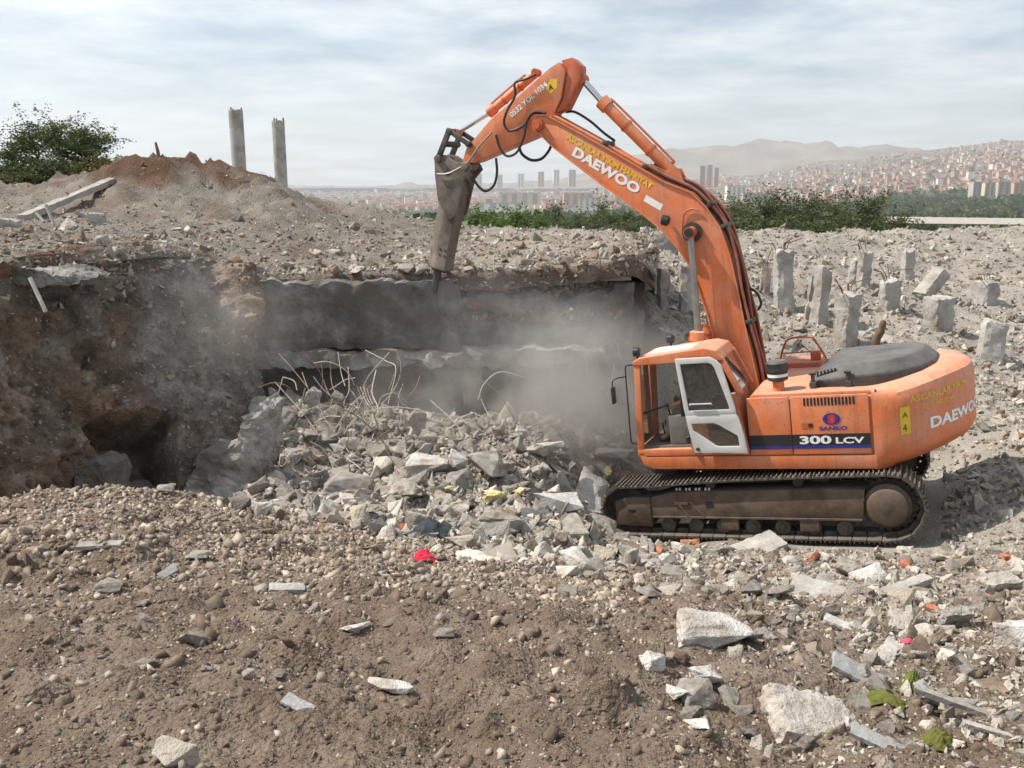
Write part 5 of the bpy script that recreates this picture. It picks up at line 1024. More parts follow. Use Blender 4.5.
stones("rubble", np.c_[xe_, ye, GB(xe_, ye + .05) + .01], psize(2600, .02, .17, r, 1.9), UPC, "concrete_rubble", "loose stones along the broken upper edge of wall and bank", 37)
ii = r.integers(3, nu - 1, 3600); jj = r.integers(1, nv - 1, 3600); kk = cav[ii, jj] < .3; wgt = r.random(3600) < (.5 + .5 * (jj / nv > .5)); ii, jj = ii[kk & wgt], jj[kk & wgt]
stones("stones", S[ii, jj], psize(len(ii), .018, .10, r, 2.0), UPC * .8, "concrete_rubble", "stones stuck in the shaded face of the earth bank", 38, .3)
n = 500; xs_ = r.uniform(4.3, 7.3, n); ts_ = r.random(n); zt_ = 3.6 - ts_ * .95; P = np.array([WO + _wx * float(a) + _wy * float(.93 - .78 * t_ ** .9) + Vector((0, 0, float(z_))) for a, t_, z_ in zip(xs_, ts_, zt_)])
stones("rubble", P, psize(n, .03, .15, r, 1.8), np.array([(1.0, .8, .65), (.9, .85, .8), (.8, .6, .45)]), "concrete_rubble", "pinkish stones slumped over the right half of the wall", 39)

x_, Y = zone_low(6500, 640, 1230, 3.4, 8.6, .8); k = r.random(len(x_)) < ss(-.6, 1.6, x_ - (.35 * Y - .1) + .9 * fbm(x_ * 1.1, Y * 1.1, 0, 2, 640)); x_, Y = x_[k], Y[k]
stones('rubble', low_pts(x_, Y), psize(len(x_), .012, .09, r, 1.8), GREY, 'concrete_rubble', 'broken concrete and stones in the right foreground', 42, big=.05)
xk = np.r_[r.uniform(-1.3, 3.0, 900), r.uniform(-8.2, -5.2, 500)]; uk = r.random(len(xk)); yk = edgeB(xk)
stones('stones', np.c_[xk, yk + .06, GB(xk, yk + .06) - .04 - uk * .30], psize(len(xk), .015, .10, r, 1.7), UPC, 'concrete_rubble', 'stones bedded in the soil layer right under the upper edge', 43, .3)
# single lumps of concrete: copies of eight prototypes
LUMP = []; LUMPW = []; mat_rock('concrete_white', (0.40, 0.38, 0.35), (0.53, 0.51, 0.48), (0.63, 0.61, 0.58), 2.4, 22, .9, .03, dirt=(0.33, 0.275, 0.22))
for s in range(8):
    V, F = hull_mesh(11 + s % 5, 700 + s, (.55, .75, .9, .45)[s % 4], 2, .22); LUMP.append(np_mesh("concrete_lump", V, F, [MATS["concrete_chunk"]])); LUMPW.append(np_mesh("concrete_lump", V, F, [MATS["concrete_white"]]))
CLOD = []
for s in range(4):
    V, F = hull_mesh(40, 760 + s, .8, 3, .30, True); CLOD.append(np_mesh("soil_clod", V, F, [MATS["soil_clod"]], smooth=True))
def lump(x_, y_, z_, size, lab, group, me=None, sc_=None, rot=None, name="concrete_lump", cat="rubble"):
    o = col_link(bpy.data.objects.new(name, me or random.choice(LUMP))); o.location = (x_, y_, z_); o.scale = sc_ or (size * random.uniform(.85, 1.2), size * random.uniform(.8, 1.1), size * random.uniform(.75, 1.05))
    o.rotation_euler = rot or (random.uniform(-.5, .5), random.uniform(-.5, .5), random.uniform(0, 6.28)); return tag(o, lab, cat, group)
SHAPE = ['flattish', 'blunt', 'chunky', 'slab-like', 'wedge-shaped', 'rough', 'blocky', 'thin']
def many(n, p0, p1, y0, y1, a, b_, lab, grp, H=GA, ok=lambda x, y: True, lift=.25):
    c = 0
    while c < n:
        px = random.uniform(p0, p1); Y = y0 * (y1 / y0) ** random.random(); x0 = float(px2x(px, Y, 1.0)); z_ = float(H(x0, Y)); x0 = float(px2x(px, Y, z_))
        if not ok(x0, Y): continue
        z_ = float(H(x0, Y)); s = float(psize(1, a, b_, r, 1.6)[0]); kk_ = random.randrange(8); f_ = (px - p0) / (p1 - p0); g_ = math.log(Y / y0) / math.log(y1 / y0)
        sz_ = "small" if s < a * 1.25 else ("large" if s > a * 1.75 else "mid-sized"); pos = ("far left", "left", "middle", "right", "far right")[min(4, int(f_ * 5))]; dep = ("near edge", "middle row", "far edge")[min(2, int(g_ * 3))]
        lump(x0, Y, z_ + s * lift, s, f"{sz_} {SHAPE[kk_]} {lab}, {pos}, {dep}", grp, LUMP[kk_]); c += 1
okl = lambda x, y: float(mach_flat(x, y)) < .12
many(110, 255, 640, 11.4, 17.0, .11, .36, "lump in the pit heap below the wall", "lumps in the pit heap", ok=okl)
many(26, 250, 345, 12.4, 16.6, .16, .34, "lump in the shaded pit corner", "lumps in the shaded pit corner", ok=okl)
many(54, 560, 1030, 7.8, 12.4, .07, .20, "lump on the ground before the tracks", "lumps before the tracks", ok=okl)
many(50, 690, 1060, 4.4, 8.0, .045, .13, "lump in the right foreground", "lumps in the right foreground")
many(18, 10, 560, 4.4, 8.6, .035, .075, "stone on the brown foreground soil", "stones on the foreground soil")
many(20, 720, 1040, 16.5, 30, .16, .32, "lump among the column stumps", "lumps among the stumps", ok=lambda x, y: okl(x, y) and x > 4)
many(14, 20, 640, 16, 26, .12, .28, "stone on the plateau behind the wall", "blocks on the plateau", H=GB, ok=lambda x, y: y > edgeB(x) + .15 and x < 2.8)
# lumps one can tell apart
def hit(px, py, H=GA, y0=2.5, y1=40):
    Y = np.geomspace(y0, y1, 1400); x_, y_, z_ = at_v(px + 0 * Y, py + 0 * Y, Y); k = np.where(z_ <= H(x_, y_))[0]
    return at(px, py, Y[k[0]] if len(k) else y1)
def hero(px, py, wpx, lab, me, flat=.7, rot=(0, 0, 0), cat="rubble", name="concrete_lump", asp=.8, up=.3, H=GA):
    if me in LUMP and any(w_ in lab for w_ in ('pale', 'white', 'bright', 'light')): me = LUMPW[LUMP.index(me)]
    q = hit(px, py + wpx * .22, H); s = wpx * 1.2 / 2 / FPX * (q[1] * math.cos(PITCH) + (CAMZ - q[2]) * math.sin(PITCH)) / 1.05
    return lump(q[0], q[1] + s * .3, float(H(q[0], q[1] + s * .3)) + s * up, s, lab, None, me, (s, s * asp, s * flat), rot, name, cat)
hero(712, 628, 66, "large pale lump with a soil-smeared left side in the middle foreground", LUMP[2], .62, (.1, .15, .4))
hero(706, 678, 44, "rough white lump just below the large pale one", LUMP[5], .7, (0, .2, 1)); hero(676, 693, 22, "small bright white stone left of the rough white lump", LUMP[1], .95, (.3, 0, 2)); hero(655, 664, 26, "pitted white stone beside a rounded brown pebble", LUMP[6], .8, (.2, .2, .5))
hero(682, 660, 17, "rounded brown stone between two white ones", CLOD[1], 1.1, (0, 0, 0)); hero(873, 574, 36, "bright boulder with a dark right end near the rear of the tracks", LUMP[4], .7, (.1, -.15, .3)); hero(832, 612, 24, "rounded brown-grey stone standing before the broken slab", LUMP[3], .9, (1.2, 0, .2))
hero(700, 723, 24, "white angular stone alone near the bottom edge", LUMP[0], .7, (0, .3, 2)); hero(760, 745, 20, "roundish white stone at the bottom edge", LUMP[6], .95, (0, 0, 1)); hero(1016, 638, 46, "large grey-white block at the right edge", LUMP[5], .95, (0, .1, 3), up=.4); hero(782, 592, 26, "flat whitish lump below the middle of the tracks", LUMP[7], .55, (0, 0, .6))
hero(577, 563, 34, "pale boulder at the border of soil and rubble left of the tracks", LUMP[2], .8, (.2, -.3, 2.2)); hero(592, 508, 56, "big pale boulder leaning against the front of the track", LUMP[4], .8, (.2, -.5, 1.2), up=.5); hero(640, 556, 22, "yellowish stone in front of the track nose", CLOD[2], .8)
hero(391, 686, 36, "reddish pale stone in the centre of the foreground", LUMP[7], .55, (.1, .2, .2)); hero(355, 629, 24, "pale lump left of centre on the soil", LUMP[0], .7); hero(445, 633, 24, "tan stone right of a soil hump", LUMP[3], .65); hero(195, 637, 32, "half-buried grey stone in the left foreground", LUMP[1], .7, (0, .3, 1)); hero(110, 587, 26, "brown-grey stone on the left slope", LUMP[6], .5); hero(197, 554, 26, "dark flat stone on the left slope near the crest", LUMP[3], .5)
hero(175, 752, 58, "large pale lump cut by the bottom edge at left", LUMP[5], .6); hero(97, 466, 42, "brown boulder on the crest below the earth bank", CLOD[0], .75, (0, .2, .5), name="boulder", cat="boulder", up=.45); hero(262, 512, 18, "light stone standing on the crest beside the foundation block", LUMP[2], 1.2, (0, 0, 1), up=.6); hero(165, 490, 18, "grey stone on the crest right of the brown boulder", LUMP[4], .9, up=.5)
hero(457, 470, 26, "upright pale lump on top of the pit heap", LUMP[5], 1.1, (.2, .4, 0), up=.8); hero(490, 478, 50, "large grey chunk with a broken flat face on the pit heap", LUMP[4], .9, (.5, .2, 1), up=.6); hero(430, 470, 34, "pale chunk catching the dust on the heap's left top", LUMP[2], .8, up=.6); hero(610, 465, 40, "wide pale lump on the heap just left of the cab", LUMP[7], .6, up=.6); hero(545, 458, 34, "pale block at the right top of the pit heap", LUMP[0], .8, up=.7); hero(350, 492, 44, "largest rounded lump at the sunlit foot of the rebar", LUMP[6], .7, up=.5); hero(560, 505, 44, "pale lump in the middle of the heap's right slope", LUMP[1], .7, up=.5)
# slabs
def slab(px, py, wpx, dims, rot, lab, mat="concrete_pale", name="concrete_slab", cat="slab", up=.0, H=GA):
    q = hit(px, py, H); k = wpx / FPX * (q[1] * math.cos(PITCH) + (CAMZ - q[2]) * math.sin(PITCH)) / dims[0]; d = np.array(dims) * k / 2
    V, F = rough_box(-d, d, max(d.max() / 9, .015), amp=.14 * d.min() + .004, chip=.5 * d.min(), seed=int(px), freq=3 / max(d.max(), .1))
    o = np_obj(name, V, F, [MATS[mat]]); o.location = (q[0], q[1], q[2] + up * k); o.rotation_euler = rot; return tag(o, lab, cat)
MATS["blue_grey"] = mat_rock("blue_grey_slab", (.25, .25, .25), (.32, .32, .315), (.38, .38, .375), 3, 30, .3, .005)
slab(858, 678, 56, (1.0, .42, .10), (.30, .42, -.25), "smooth blue-grey slab lying tilted in the right foreground", "blue_grey", up=.10); slab(812, 722, 96, (1.0, .75, .30), (.25, .30, .1), "big soil-covered slab at the bottom right", "concrete_chunk", up=-.02); slab(888, 660, 38, (1.0, .6, .4), (.1, -.35, .6), "pale wedge-shaped block right of the blue-grey slab", up=.12)
slab(955, 624, 30, (1.0, .35, .8), (.5, 0, .1), "flat tan paving piece standing in the right rubble", up=.25); slab(905, 592, 58, (1.0, .22, .2), (.1, -.18, .3), "long concrete bar lying below the rear of the tracks", up=.08); slab(820, 596, 60, (1.0, .6, .12), (.2, .1, -.5), "broken flat slab right of the middle foreground", up=.05)
slab(930, 700, 34, (1.0, .6, .25), (.3, .7, .3), "grey slab wedged under the green cloth", "blue_grey", up=.15); slab(975, 716, 120, (1.0, .07, .05), (.05, .22, -.35), "long pale plank-like strip at the lower right", up=.05); slab(1000, 735, 70, (1.0, .10, .05), (.05, .16, -.3), "short whitish strip below the long one at right", up=.03); slab(880, 745, 60, (1.0, .3, .08), (.2, .3, -.4), "thin grey slab half buried at the bottom right", "blue_grey", up=.05)
slab(168, 577, 20, (1.0, .5, .12), (.7, -.5, .5), "thin grey tile leaning on the left slope", "blue_grey", up=.25); slab(298, 708, 34, (1.0, .45, .12), (.2, .25, -.4), "flat bluish-white stone beside a dark clod", "blue_grey", up=.1); slab(100, 546, 44, (1.0, .25, .1), (.1, 0, .1), "flat pale strip of concrete on the left slope", up=.02); slab(287, 590, 36, (1.0, .4, .15), (.1, .1, .2), "pale broken tile near the centre left", up=.05); slab(755, 552, 60, (1.0, .5, .12), (.15, -.2, .4), "tilted flat slab right under the rear track", up=.06)
slab(97, 224, 18, (1.0, .5, .75), (0, .05, .2), "pale square block on the upper ground at left", H=GB, up=.25); slab(82, 217, 14, (1.0, .3, .3), (0, .5, .2), "short pale beam end left of the square block", H=GB, up=.15); slab(8, 226, 26, (1.0, .5, .35), (0, .1, .3), "whitish rubble block at the left edge", H=GB, up=.1)
slab(490, 560, 54, (1.0, .5, .16), (.3, -.2, .3), "pale slab lying beside the white sack", up=.0)
for k, (px, py) in enumerate([(1010, 560), (905, 566), (660, 552), (690, 545), (812, 560)]): slab(px, py, 20, (1.0, .5, .3), (.2 * k, .1, k), ["red brick piece at the right edge below the shadow", "orange brick piece behind the bright boulder", "reddish brick piece before the track nose", "reddish brick piece before the track middle", "reddish brick piece right of the track middle"][k], "brick_red", "brick_piece", "brick", .12)
# long beam on the mound's left slope and a post on its top
b0_, b1_ = at(22, 224, 20.2), at(112, 172, 24.2); b0_[2] = float(GB(b0_[0], b0_[1])) + .02; b1_[2] = float(GB(b1_[0], b1_[1])) + .02; d_ = Vector(b1_ - b0_)
o = np_obj("concrete_beam", *rough_box((0, -.11, -.10), (d_.length, .11, .04), .16, amp=.03, chip=.05, seed=66), [MATS["concrete_pale"]]); o.location = b0_ + np.array([0, 0, .03]); o.rotation_euler = d_.to_track_quat('X', 'Z').to_euler(); tag(o, "long pale concrete beam lying up the left slope of the mound", "beam")
q = at(159, 157, 25); o = MB().tube([(0, 0, -.2), (-.02, 0, .15), (-.06, 0, .38)], [.06, .05, .03], 8).build("wooden_post", MATS["soil_clod"]); o.location = q; tag(o, "short dark post sticking out of the mound's peak", "post")
for k, (a, b_) in enumerate([((46, 205), (54, 225)), ((36, 213), (44, 222)), ((30, 278), (46, 312))]):
    p, q = at(*a, 16.0 if k < 2 else 12.6), at(*b_, 15.9 if k < 2 else 12.4); o = MB().tube([(0, 0, 0), Vector(q - p)], .03, 6).build("stick", MATS["concrete_pale"]); o.location = p; tag(o, ["pale stick standing on the upper ground at left", "shorter pale stick beside it on the upper ground", "pale rod leaning on the shaded earth bank"][k], "stick")
p, q = at(972, 440, 17.0), at(1060, 426, 16.6); o = MB().tube([(0, 0, .12), Vector(q - p) + Vector((0, 0, .12))], .03, 8).build("pipe", WHITE); o.location = p; tag(o, "thin white pipe lying behind the counterweight at the right edge", "pipe")

# ---------------------------------------------------------------- bent reinforcing bars
BARM = mat_plain("dusty_rebar", (0.50, 0.46, 0.41), 0.8, 0.0, 0.2, 8)
BARR = mat_plain("rusty_rebar", (0.26, 0.17, 0.115), 0.85, 0.0, 0.3, 8)
bars = [([(268,342),(290,366),(308,388)],16.6,15.3),([(348,367),(349,390),(344,405),(355,427)],16.6,15.2),([(365,350),(386,361),(396,369),(388,404)],16.6,15.6),([(322,376),(328,392),(337,404)],16.4,15.4),
 ([(344,434),(350,424),(363,413),(396,407),(438,414),(472,421)],14.9,15.3),([(275,382),(305,416),(330,452),(346,478)],15.8,14.2),([(283,377),(279,391),(276,404)],15.9,15.7),([(283,377),(294,381),(297,390)],15.9,15.6),([(314,405),(334,431),(356,462)],15.4,14.4),
 ([(407,398),(416,387),(420,376)],15.4,15.8),([(475,379),(490,386),(501,397),(515,420)],15.5,15.2),([(481,399),(487,412),(498,430)],15.4,15.1),([(478,400),(484,384),(500,372),(526,378)],15.2,15.4),([(585,349),(586,362),(588,380)],16.9,16.6),([(597,348),(597,365),(594,387)],16.9,16.6),([(618,343),(619,352),(621,360)],17,16.9),([(614,366),(611,382),(606,398)],16.7,16.3),
 ([(330,360),(332,384),(341,402)],16.6,15.8),([(338,352),(341,372),(345,386)],16.7,16.2),([(302,372),(312,398),(322,412)],16.2,15.4),([(352,446),(344,420),(360,398),(372,384)],14.8,15.6),([(336,428),(352,404),(364,394)],14.9,15.5),([(376,370),(372,392),(378,410),(372,440)],16.3,15.0),([(300,436),(322,446),(350,452),(382,448)],14.7,14.9),([(344,456),(362,470),(380,492)],14.4,13.8),([(395,372),(389,390)],16.2,16.0),
 ([(403,384),(398,400),(402,424)],15.9,15.5),([(430,400),(450,418),(470,440)],15.3,14.9)] + [([(357 + k * 3.2, 386 + k * .8), (362 + k * 3.0, 399 + k * .5), (367 + k * 2, 407 - k)], 15.9, 15.6) for k in range(5)]
for k in range(30):
    px = random.uniform(285, 410); py = random.uniform(385, 462); Y = 16.4 - (py - 360) * .02; a = random.uniform(-2.6, -.5); P = [(px, py)]; Ln = random.uniform(7, 17); cv = random.uniform(-.7, .7)
    for q in range(random.randint(2, 4)): P.append((P[-1][0] + Ln * math.cos(a), P[-1][1] + Ln * math.sin(a))); a += cv + random.uniform(-.3, .3)
    bars.append((P, Y, Y + random.uniform(-.5, .3)))
bars.sort(key=lambda b: sum(p[0] for p in b[0]) / len(b[0])); ORD = ['first', 'second', 'third', 'fourth', 'fifth', 'sixth', 'seventh', 'eighth', 'ninth', 'tenth', 'eleventh', 'twelfth', 'thirteenth', 'fourteenth', 'fifteenth', 'sixteenth', 'seventeenth', 'eighteenth', 'nineteenth', 'twentieth'] + ['twenty-' + w_ for w_ in ('first', 'second', 'third', 'fourth', 'fifth', 'sixth', 'seventh', 'eighth', 'ninth')] + ['thirtieth', 'thirty-first', 'thirty-second', 'thirty-third']
for k, (P, Ya, Yb) in enumerate(bars):
    W = [Vector(at(a, b_, Ya + (Yb - Ya) * i / (len(P) - 1))) for i, (a, b_) in enumerate(P)]; o0 = W[-1].copy(); rr = random.uniform(.006, .010)
    o = MB().tube([w_ - o0 for w_ in catmull(W, 5)], rr, 6).build("rebar", BARM if k % 3 else BARR); o.location = o0; tag(o, "thin bent reinforcing bar over the pit rubble, " + (ORD[k] + " from the left" if k < len(bars) / 2 else ORD[len(bars) - 1 - k] + " from the right"), "rebar", "bent bars over the pit rubble")
for px, py, Y, s, lab in ((314, 398, 15.3, .17, "concrete lump hanging on a bent bar at the left of the pit"), (339, 398, 15.35, .13, "smaller concrete lump hanging on a bar right of the first"), (418, 420, 15.2, .18, "dusty lump caught in the bars in the middle of the pit")):
    q = at(px, py, Y); lump(q[0], q[1], q[2], s, lab, None, LUMP[6 if s > .15 else 2], (s * .85, s * .8, s * 1.2), (.2, .3, 0))

# ---------------------------------------------------------------- rags and sacks
def cloth(name, px, py, wpx, lab, col, asp=.6, hgt=.25, seed=0, cat="cloth", fold=5.0, rz=0.0, rough=.9):
    q = hit(px, py); w_ = wpx / FPX * (q[1] * math.cos(PITCH) + (CAMZ - q[2]) * math.sin(PITCH)); n_ = 34; a, b_ = np.meshgrid(np.linspace(-1, 1, n_), np.linspace(-1, 1, n_), indexing='ij')
    rad = np.sqrt(a * a + b_ * b_); ed = 1 + .35 * fbm(a * 1.5, b_ * 1.5, 0, 3, seed); X = a * w_ / 2 * ed; Yl = b_ * w_ / 2 * asp * ed; c_, s_ = math.cos(rz), math.sin(rz); xx, yy = X * c_ - Yl * s_ + q[0], X * s_ + Yl * c_ + q[1]
    zz = GA(xx, yy) + .01 + hgt * w_ * (np.clip(1 - rad ** 2, 0, 1) * .8 + .55 * np.abs(fbm(a * fold * .4 + seed, b_ * fold, 0, 3, seed + 3)))
    o0 = np.array([q[0], q[1], q[2]]); o = np_obj(name, np.c_[xx.ravel(), yy.ravel(), zz.ravel()] - o0, grid_faces(n_, n_)[:, ::-1], [mat_plain(name + "_stuff", col, rough, 0, .12, 12, .2, 60, .2)], smooth=True); o.location = o0
    sd = o.modifiers.new("solid", 'SOLIDIFY'); sd.thickness = .006; return tag(o, lab, cat)
cloth("red_cloth", 425, 558, 24, "crumpled red cloth at the edge of the rubble", (.60, .03, .07), .7, .28, 1); cloth("white_sack", 478, 560, 52, "flattened off-white sack lying beside the rubble", (.62, .57, .48), .55, .16, 2, "sack"); cloth("dark_rag", 432, 532, 46, "dark blue-grey rag in the rubble above the red cloth", (.05, .055, .065), .7, .3, 3)
cloth("dark_rag", 372, 522, 36, "dark rag in the rubble left of the first dark one", (.06, .06, .065), .6, .25, 4); cloth("green_cloth", 882, 702, 44, "twisted olive-green cloth beside the blue-grey slab", (.125, .135, .035), .35, .25, 5, rz=-.5); cloth("green_cloth", 912, 690, 30, "upright fold of olive-green cloth in the right foreground", (.14, .15, .04), .6, .7, 6, rz=.9); cloth("green_cloth", 937, 745, 40, "olive-green cloth end near the bottom right", (.12, .12, .032), .8, .4, 7, rz=.4)
cloth("pink_rag", 908, 643, 14, "tiny pink rag in the right rubble", (.62, .10, .16), .7, .3, 8); cloth("dark_rag", 545, 505, 40, "dark torn sheet in the middle of the pit heap", (.05, .05, .05), .6, .3, 9)
FOAM = mat_rock("yellow_foam", (.42, .35, .16), (.55, .47, .24), (.66, .58, .34), 6, 30, .6, .02)
for s, (px, py, wpx, lab) in enumerate(((497, 502, 24, "yellow insulation lump in the middle of the pit heap"), (520, 496, 16, "small yellow insulation bit right of the bigger one"), (607, 476, 22, "yellow insulation lump just above the track nose"), (625, 478, 18, "yellow insulation bit left of the cab's lower corner"), (450, 492, 14, "yellow insulation bit on the heap's left"), (486, 522, 14, "yellow insulation bit low on the heap"))):
    V, F = hull_mesh(14, 830 + s, .6, 2, .5); o = np_obj("insulation_lump", V, F, [FOAM]); q = hit(px, py); k = wpx / 2 / FPX * q[1] * 1.05; o.location = q + np.array([0, 0, k * .5]); o.scale = (k, k * .8, k * .8); o.rotation_euler = (0, 0, s); tag(o, lab, "insulation")

# boards, pipes and bricks mixed into the heap
WOOD = mat_rock("weathered_wood", (.14, .105, .075), (.22, .17, .125), (.30, .25, .195), 5, 30, .5, .01); MATS["weathered_wood"] = WOOD
for k, (px, py, w_, dims, rot, mt, nm, cat, lab) in enumerate([
 (400, 505, 40, (1, .12, .06), (.2, -.3, .6), "weathered_wood", "board", "board", "grey splintered board on the left side of the pit heap"),
 (525, 470, 34, (1, .10, .06), (.1, .5, -.4), "weathered_wood", "board", "board", "short board sticking up near the top of the pit heap"),
 (575, 535, 30, (1, .14, .06), (.1, -.2, 1.0), "weathered_wood", "board", "board", "dark board end left of the track nose"),
 (465, 525, 36, (1, .10, .08), (0, .15, .2), "concrete_pale", "concrete_strip", "concrete strip", "thin pale concrete strip above the white sack"),
 (330, 510, 34, (1, .45, .12), (.4, .3, .2), "concrete_pale", "concrete_plate", "slab", "tilted pale plate at the left foot of the pit heap"),
 (520, 535, 30, (1, .5, .12), (.5, -.3, .9), "concrete_pale", "concrete_plate", "slab", "tilted pale plate left below the big boulder"),
 (405, 530, 22, (1, .5, .3), (.3, .2, .5), "brick_red", "brick_piece", "brick", "reddish brick piece left of the dark rag"),
 (505, 515, 16, (1, .5, .35), (.2, .5, 1.5), "brick_red", "brick_piece", "brick", "small red brick piece low in the middle of the heap"),
 (985, 600, 24, (1, .5, .35), (.2, .3, .8), "brick_red", "brick_piece", "brick", "brick piece among grey lumps at the right edge"),
 (935, 610, 18, (1, .5, .35), (.4, .1, 2.0), "brick_red", "brick_piece", "brick", "brick piece above the tan paving piece"),
 (990, 690, 40, (1, .6, .1), (.1, .1, .3), "soil_clod", "crust_plate", "crust", "brown crust plate on the reddish earth at the right edge"),
 (845, 630, 44, (1, .3, .14), (.1, .2, -.5), "concrete_pale", "concrete_bar", "concrete bar", "short concrete bar right of the large pale lump"),
 (760, 640, 34, (1, .6, .3), (.3, .2, .7), "concrete_chunk", "concrete_plate", "slab", "rough grey plate just right of the large pale lump"),
 (900, 625, 34, (1, .7, .3), (.2, -.2, 1.2), "concrete_chunk", "concrete_plate", "slab", "rough plate between the concrete bar and the pink rag"),
 (1000, 585, 44, (1, .5, .25), (.2, .1, .4), "concrete_chunk", "concrete_plate", "slab", "broad broken plate at the right edge below the machine's shadow")]):
    slab(px, py, w_, dims, rot, lab, mt, nm, cat, .08)
# ---------------------------------------------------------------- trees and bushes
def mat_leaf(name, c0, c1, c2):
    m, N, L, B = nmat(name); g = N.new("ShaderNodeNewGeometry"); a = N.new("ShaderNodeAttribute"); a.attribute_name = "leaf"
    L.new(ramp(N, L, a.outputs["Fac"], [(0, c0), (.5, c1), (1, c2)]), B.inputs["Base Color"]); B.inputs["Roughness"].default_value = .65; B.inputs["Specular IOR Level"].default_value = .25
    t = N.new("ShaderNodeBsdfTranslucent"); L.new(ramp(N, L, a.outputs["Fac"], [(0, c0), (1, c2)]), t.inputs[0]); mxs = N.new("ShaderNodeMixShader"); mxs.inputs[0].default_value = .3
    L.new(B.outputs[0], mxs.inputs[1]); L.new(t.outputs[0], mxs.inputs[2]); L.new(mxs.outputs[0], N["Material Output"].inputs[0]); return m
LEAF = [mat_leaf("acacia_leaf", (.030, .052, .016), (.070, .110, .032), (.16, .20, .06)), mat_leaf("olive_leaf", (.030, .046, .018), (.070, .098, .036), (.17, .18, .07)), mat_leaf("bright_leaf", (.05, .085, .016), (.09, .15, .03), (.16, .22, .05)), mat_leaf("autumn_leaf", (.06, .075, .018), (.12, .12, .03), (.22, .13, .04))]
BARK = mat_rock("bark", (.06, .045, .035), (.10, .08, .06), (.16, .13, .10), 6, 30, .6, .02)
def leaves(centers, n_each, spread, size, rr, aspect=.45):
    n = len(centers) * n_each; tt_ = rr.random((n, 1)); C = np.repeat(centers[:, :3], n_each, 0) * (1 - tt_) + np.repeat(centers[:, 3:], n_each, 0) * tt_ + rr.normal(0, 1, (n, 3)) * spread * np.array([1, 1, .6]); d = rr.normal(0, 1, (n, 3)); d[:, 2] *= .5; d /= np.linalg.norm(d, axis=1, keepdims=True)
    e = np.cross(d, rr.normal(0, 1, (n, 3))); e /= np.linalg.norm(e, axis=1, keepdims=True) + 1e-9; s = size * rr.uniform(.6, 1.4, (n, 1))
    V = np.stack([C - d * s, C + e * s * aspect, C + d * s, C - e * s * aspect], 1).reshape(-1, 3); F = np.arange(4 * n).reshape(-1, 4)
    cl = np.repeat(rr.random(len(centers)), n_each); a = np.repeat(np.clip(.55 * cl + .45 * rr.random(n), 0, 1), 4); return V, F, a
def tree(name, base, h, crown_r, lab, mat, seed, group=None, nb=9, ntw=7, leafn=26, leaf=.11, cat="tree", low=.25, lean=(0, 0), bare=False, spread=.22):
    rr = np.random.default_rng(seed); root = tag(empty(name, base), lab, cat, group); top = Vector((lean[0], lean[1], h * .8)); m = MB(); tw = []
    trunk = catmull([(0, 0, -.3), (lean[0] * .3 + rr.normal(0, .05), rr.normal(0, .05), h * .3), (lean[0] * .7, lean[1] * .7, h * .55), top], 4); r0 = max(.03, h * .022); m.tube(trunk, list(np.linspace(r0, r0 * .25, len(trunk))), 7)
    for k in range(nb):
        t_ = low + (1 - low) * (k + rr.random()) / nb; p = trunk[min(len(trunk) - 1, int(t_ * (len(trunk) - 1)))]; a = k * 2.4 + rr.normal(0, .3); rad = crown_r * (1.05 - .9 * max(0, t_ - .45)) * rr.uniform(.6, 1.0)
        e_ = p + Vector((math.cos(a) * rad, math.sin(a) * rad, h * rr.uniform(.06, .26))); mid = p.lerp(e_, .5) + Vector((0, 0, h * rr.uniform(0, .07))); lim = catmull([p, mid, e_], 4); m.tube(lim, list(np.linspace(r0 * .5, r0 * .1, len(lim))), 5)
        for q in range(ntw):
            s_ = lim[min(len(lim) - 1, 2 + int(rr.random() * (len(lim) - 2)))]; v = Vector(rr.normal(0, 1, 3)) * crown_r * .30; v.z = abs(v.z) * .7 - .02; m.tube([s_, s_ + v], [r0 * .12, r0 * .04], 4, False); tw.append(tuple(s_ + v * .15) + tuple(s_ + v * 1.05))
    m.build("trunk", BARK, root)
    if not bare:
        V, F, a = leaves(np.array(tw), leafn, spread * crown_r * .32, leaf, rr); np_obj("crown", V, F, [mat], root, attrs={"leaf": a})
    return root
gB = lambda px, Y: float(HB(*(lambda p: (p[0], p[1]))(at(px, 200, Y))))
def tr(px, pyt, Y, base_z, r_, lab, mi, seed, name="tree", **k):
    p = at(px, pyt, Y); return tree(name, (p[0], p[1], base_z), p[2] - base_z, r_, lab, LEAF[mi], seed, **k)
tr(22, 124, 31, 4.0, 1.7, "feathery dark green tree at the left edge behind the mound", 0, 1, nb=14, ntw=16, leafn=60, leaf=.05, low=.1, lean=(.5, 0)); tr(66, 122, 33, 4.0, 1.5, "feathery green tree leaning right, second from the left edge", 0, 2, nb=13, ntw=16, leafn=60, leaf=.05, low=.12, lean=(.7, 0)); tr(-50, 130, 30, 4.0, 1.8, "dark green tree cut off by the left edge", 0, 3, nb=11, ntw=14, leafn=60, leaf=.055, low=.1)
tr(45, 165, 30, 4.1, 1.5, "low dark bush under the two feathery trees", 1, 4, "bush", nb=11, ntw=14, leafn=60, leaf=.055, low=.05, cat="bush"); tr(85, 172, 31, 4.1, 1.1, "low dark bush right of the feathery trees", 1, 14, "bush", nb=10, ntw=14, leafn=60, leaf=.055, low=.05, cat="bush"); tr(5, 172, 29, 4.2, 1.3, "low bush at the left edge", 1, 15, "bush", nb=10, ntw=14, leafn=60, leaf=.055, low=.05, cat="bush")
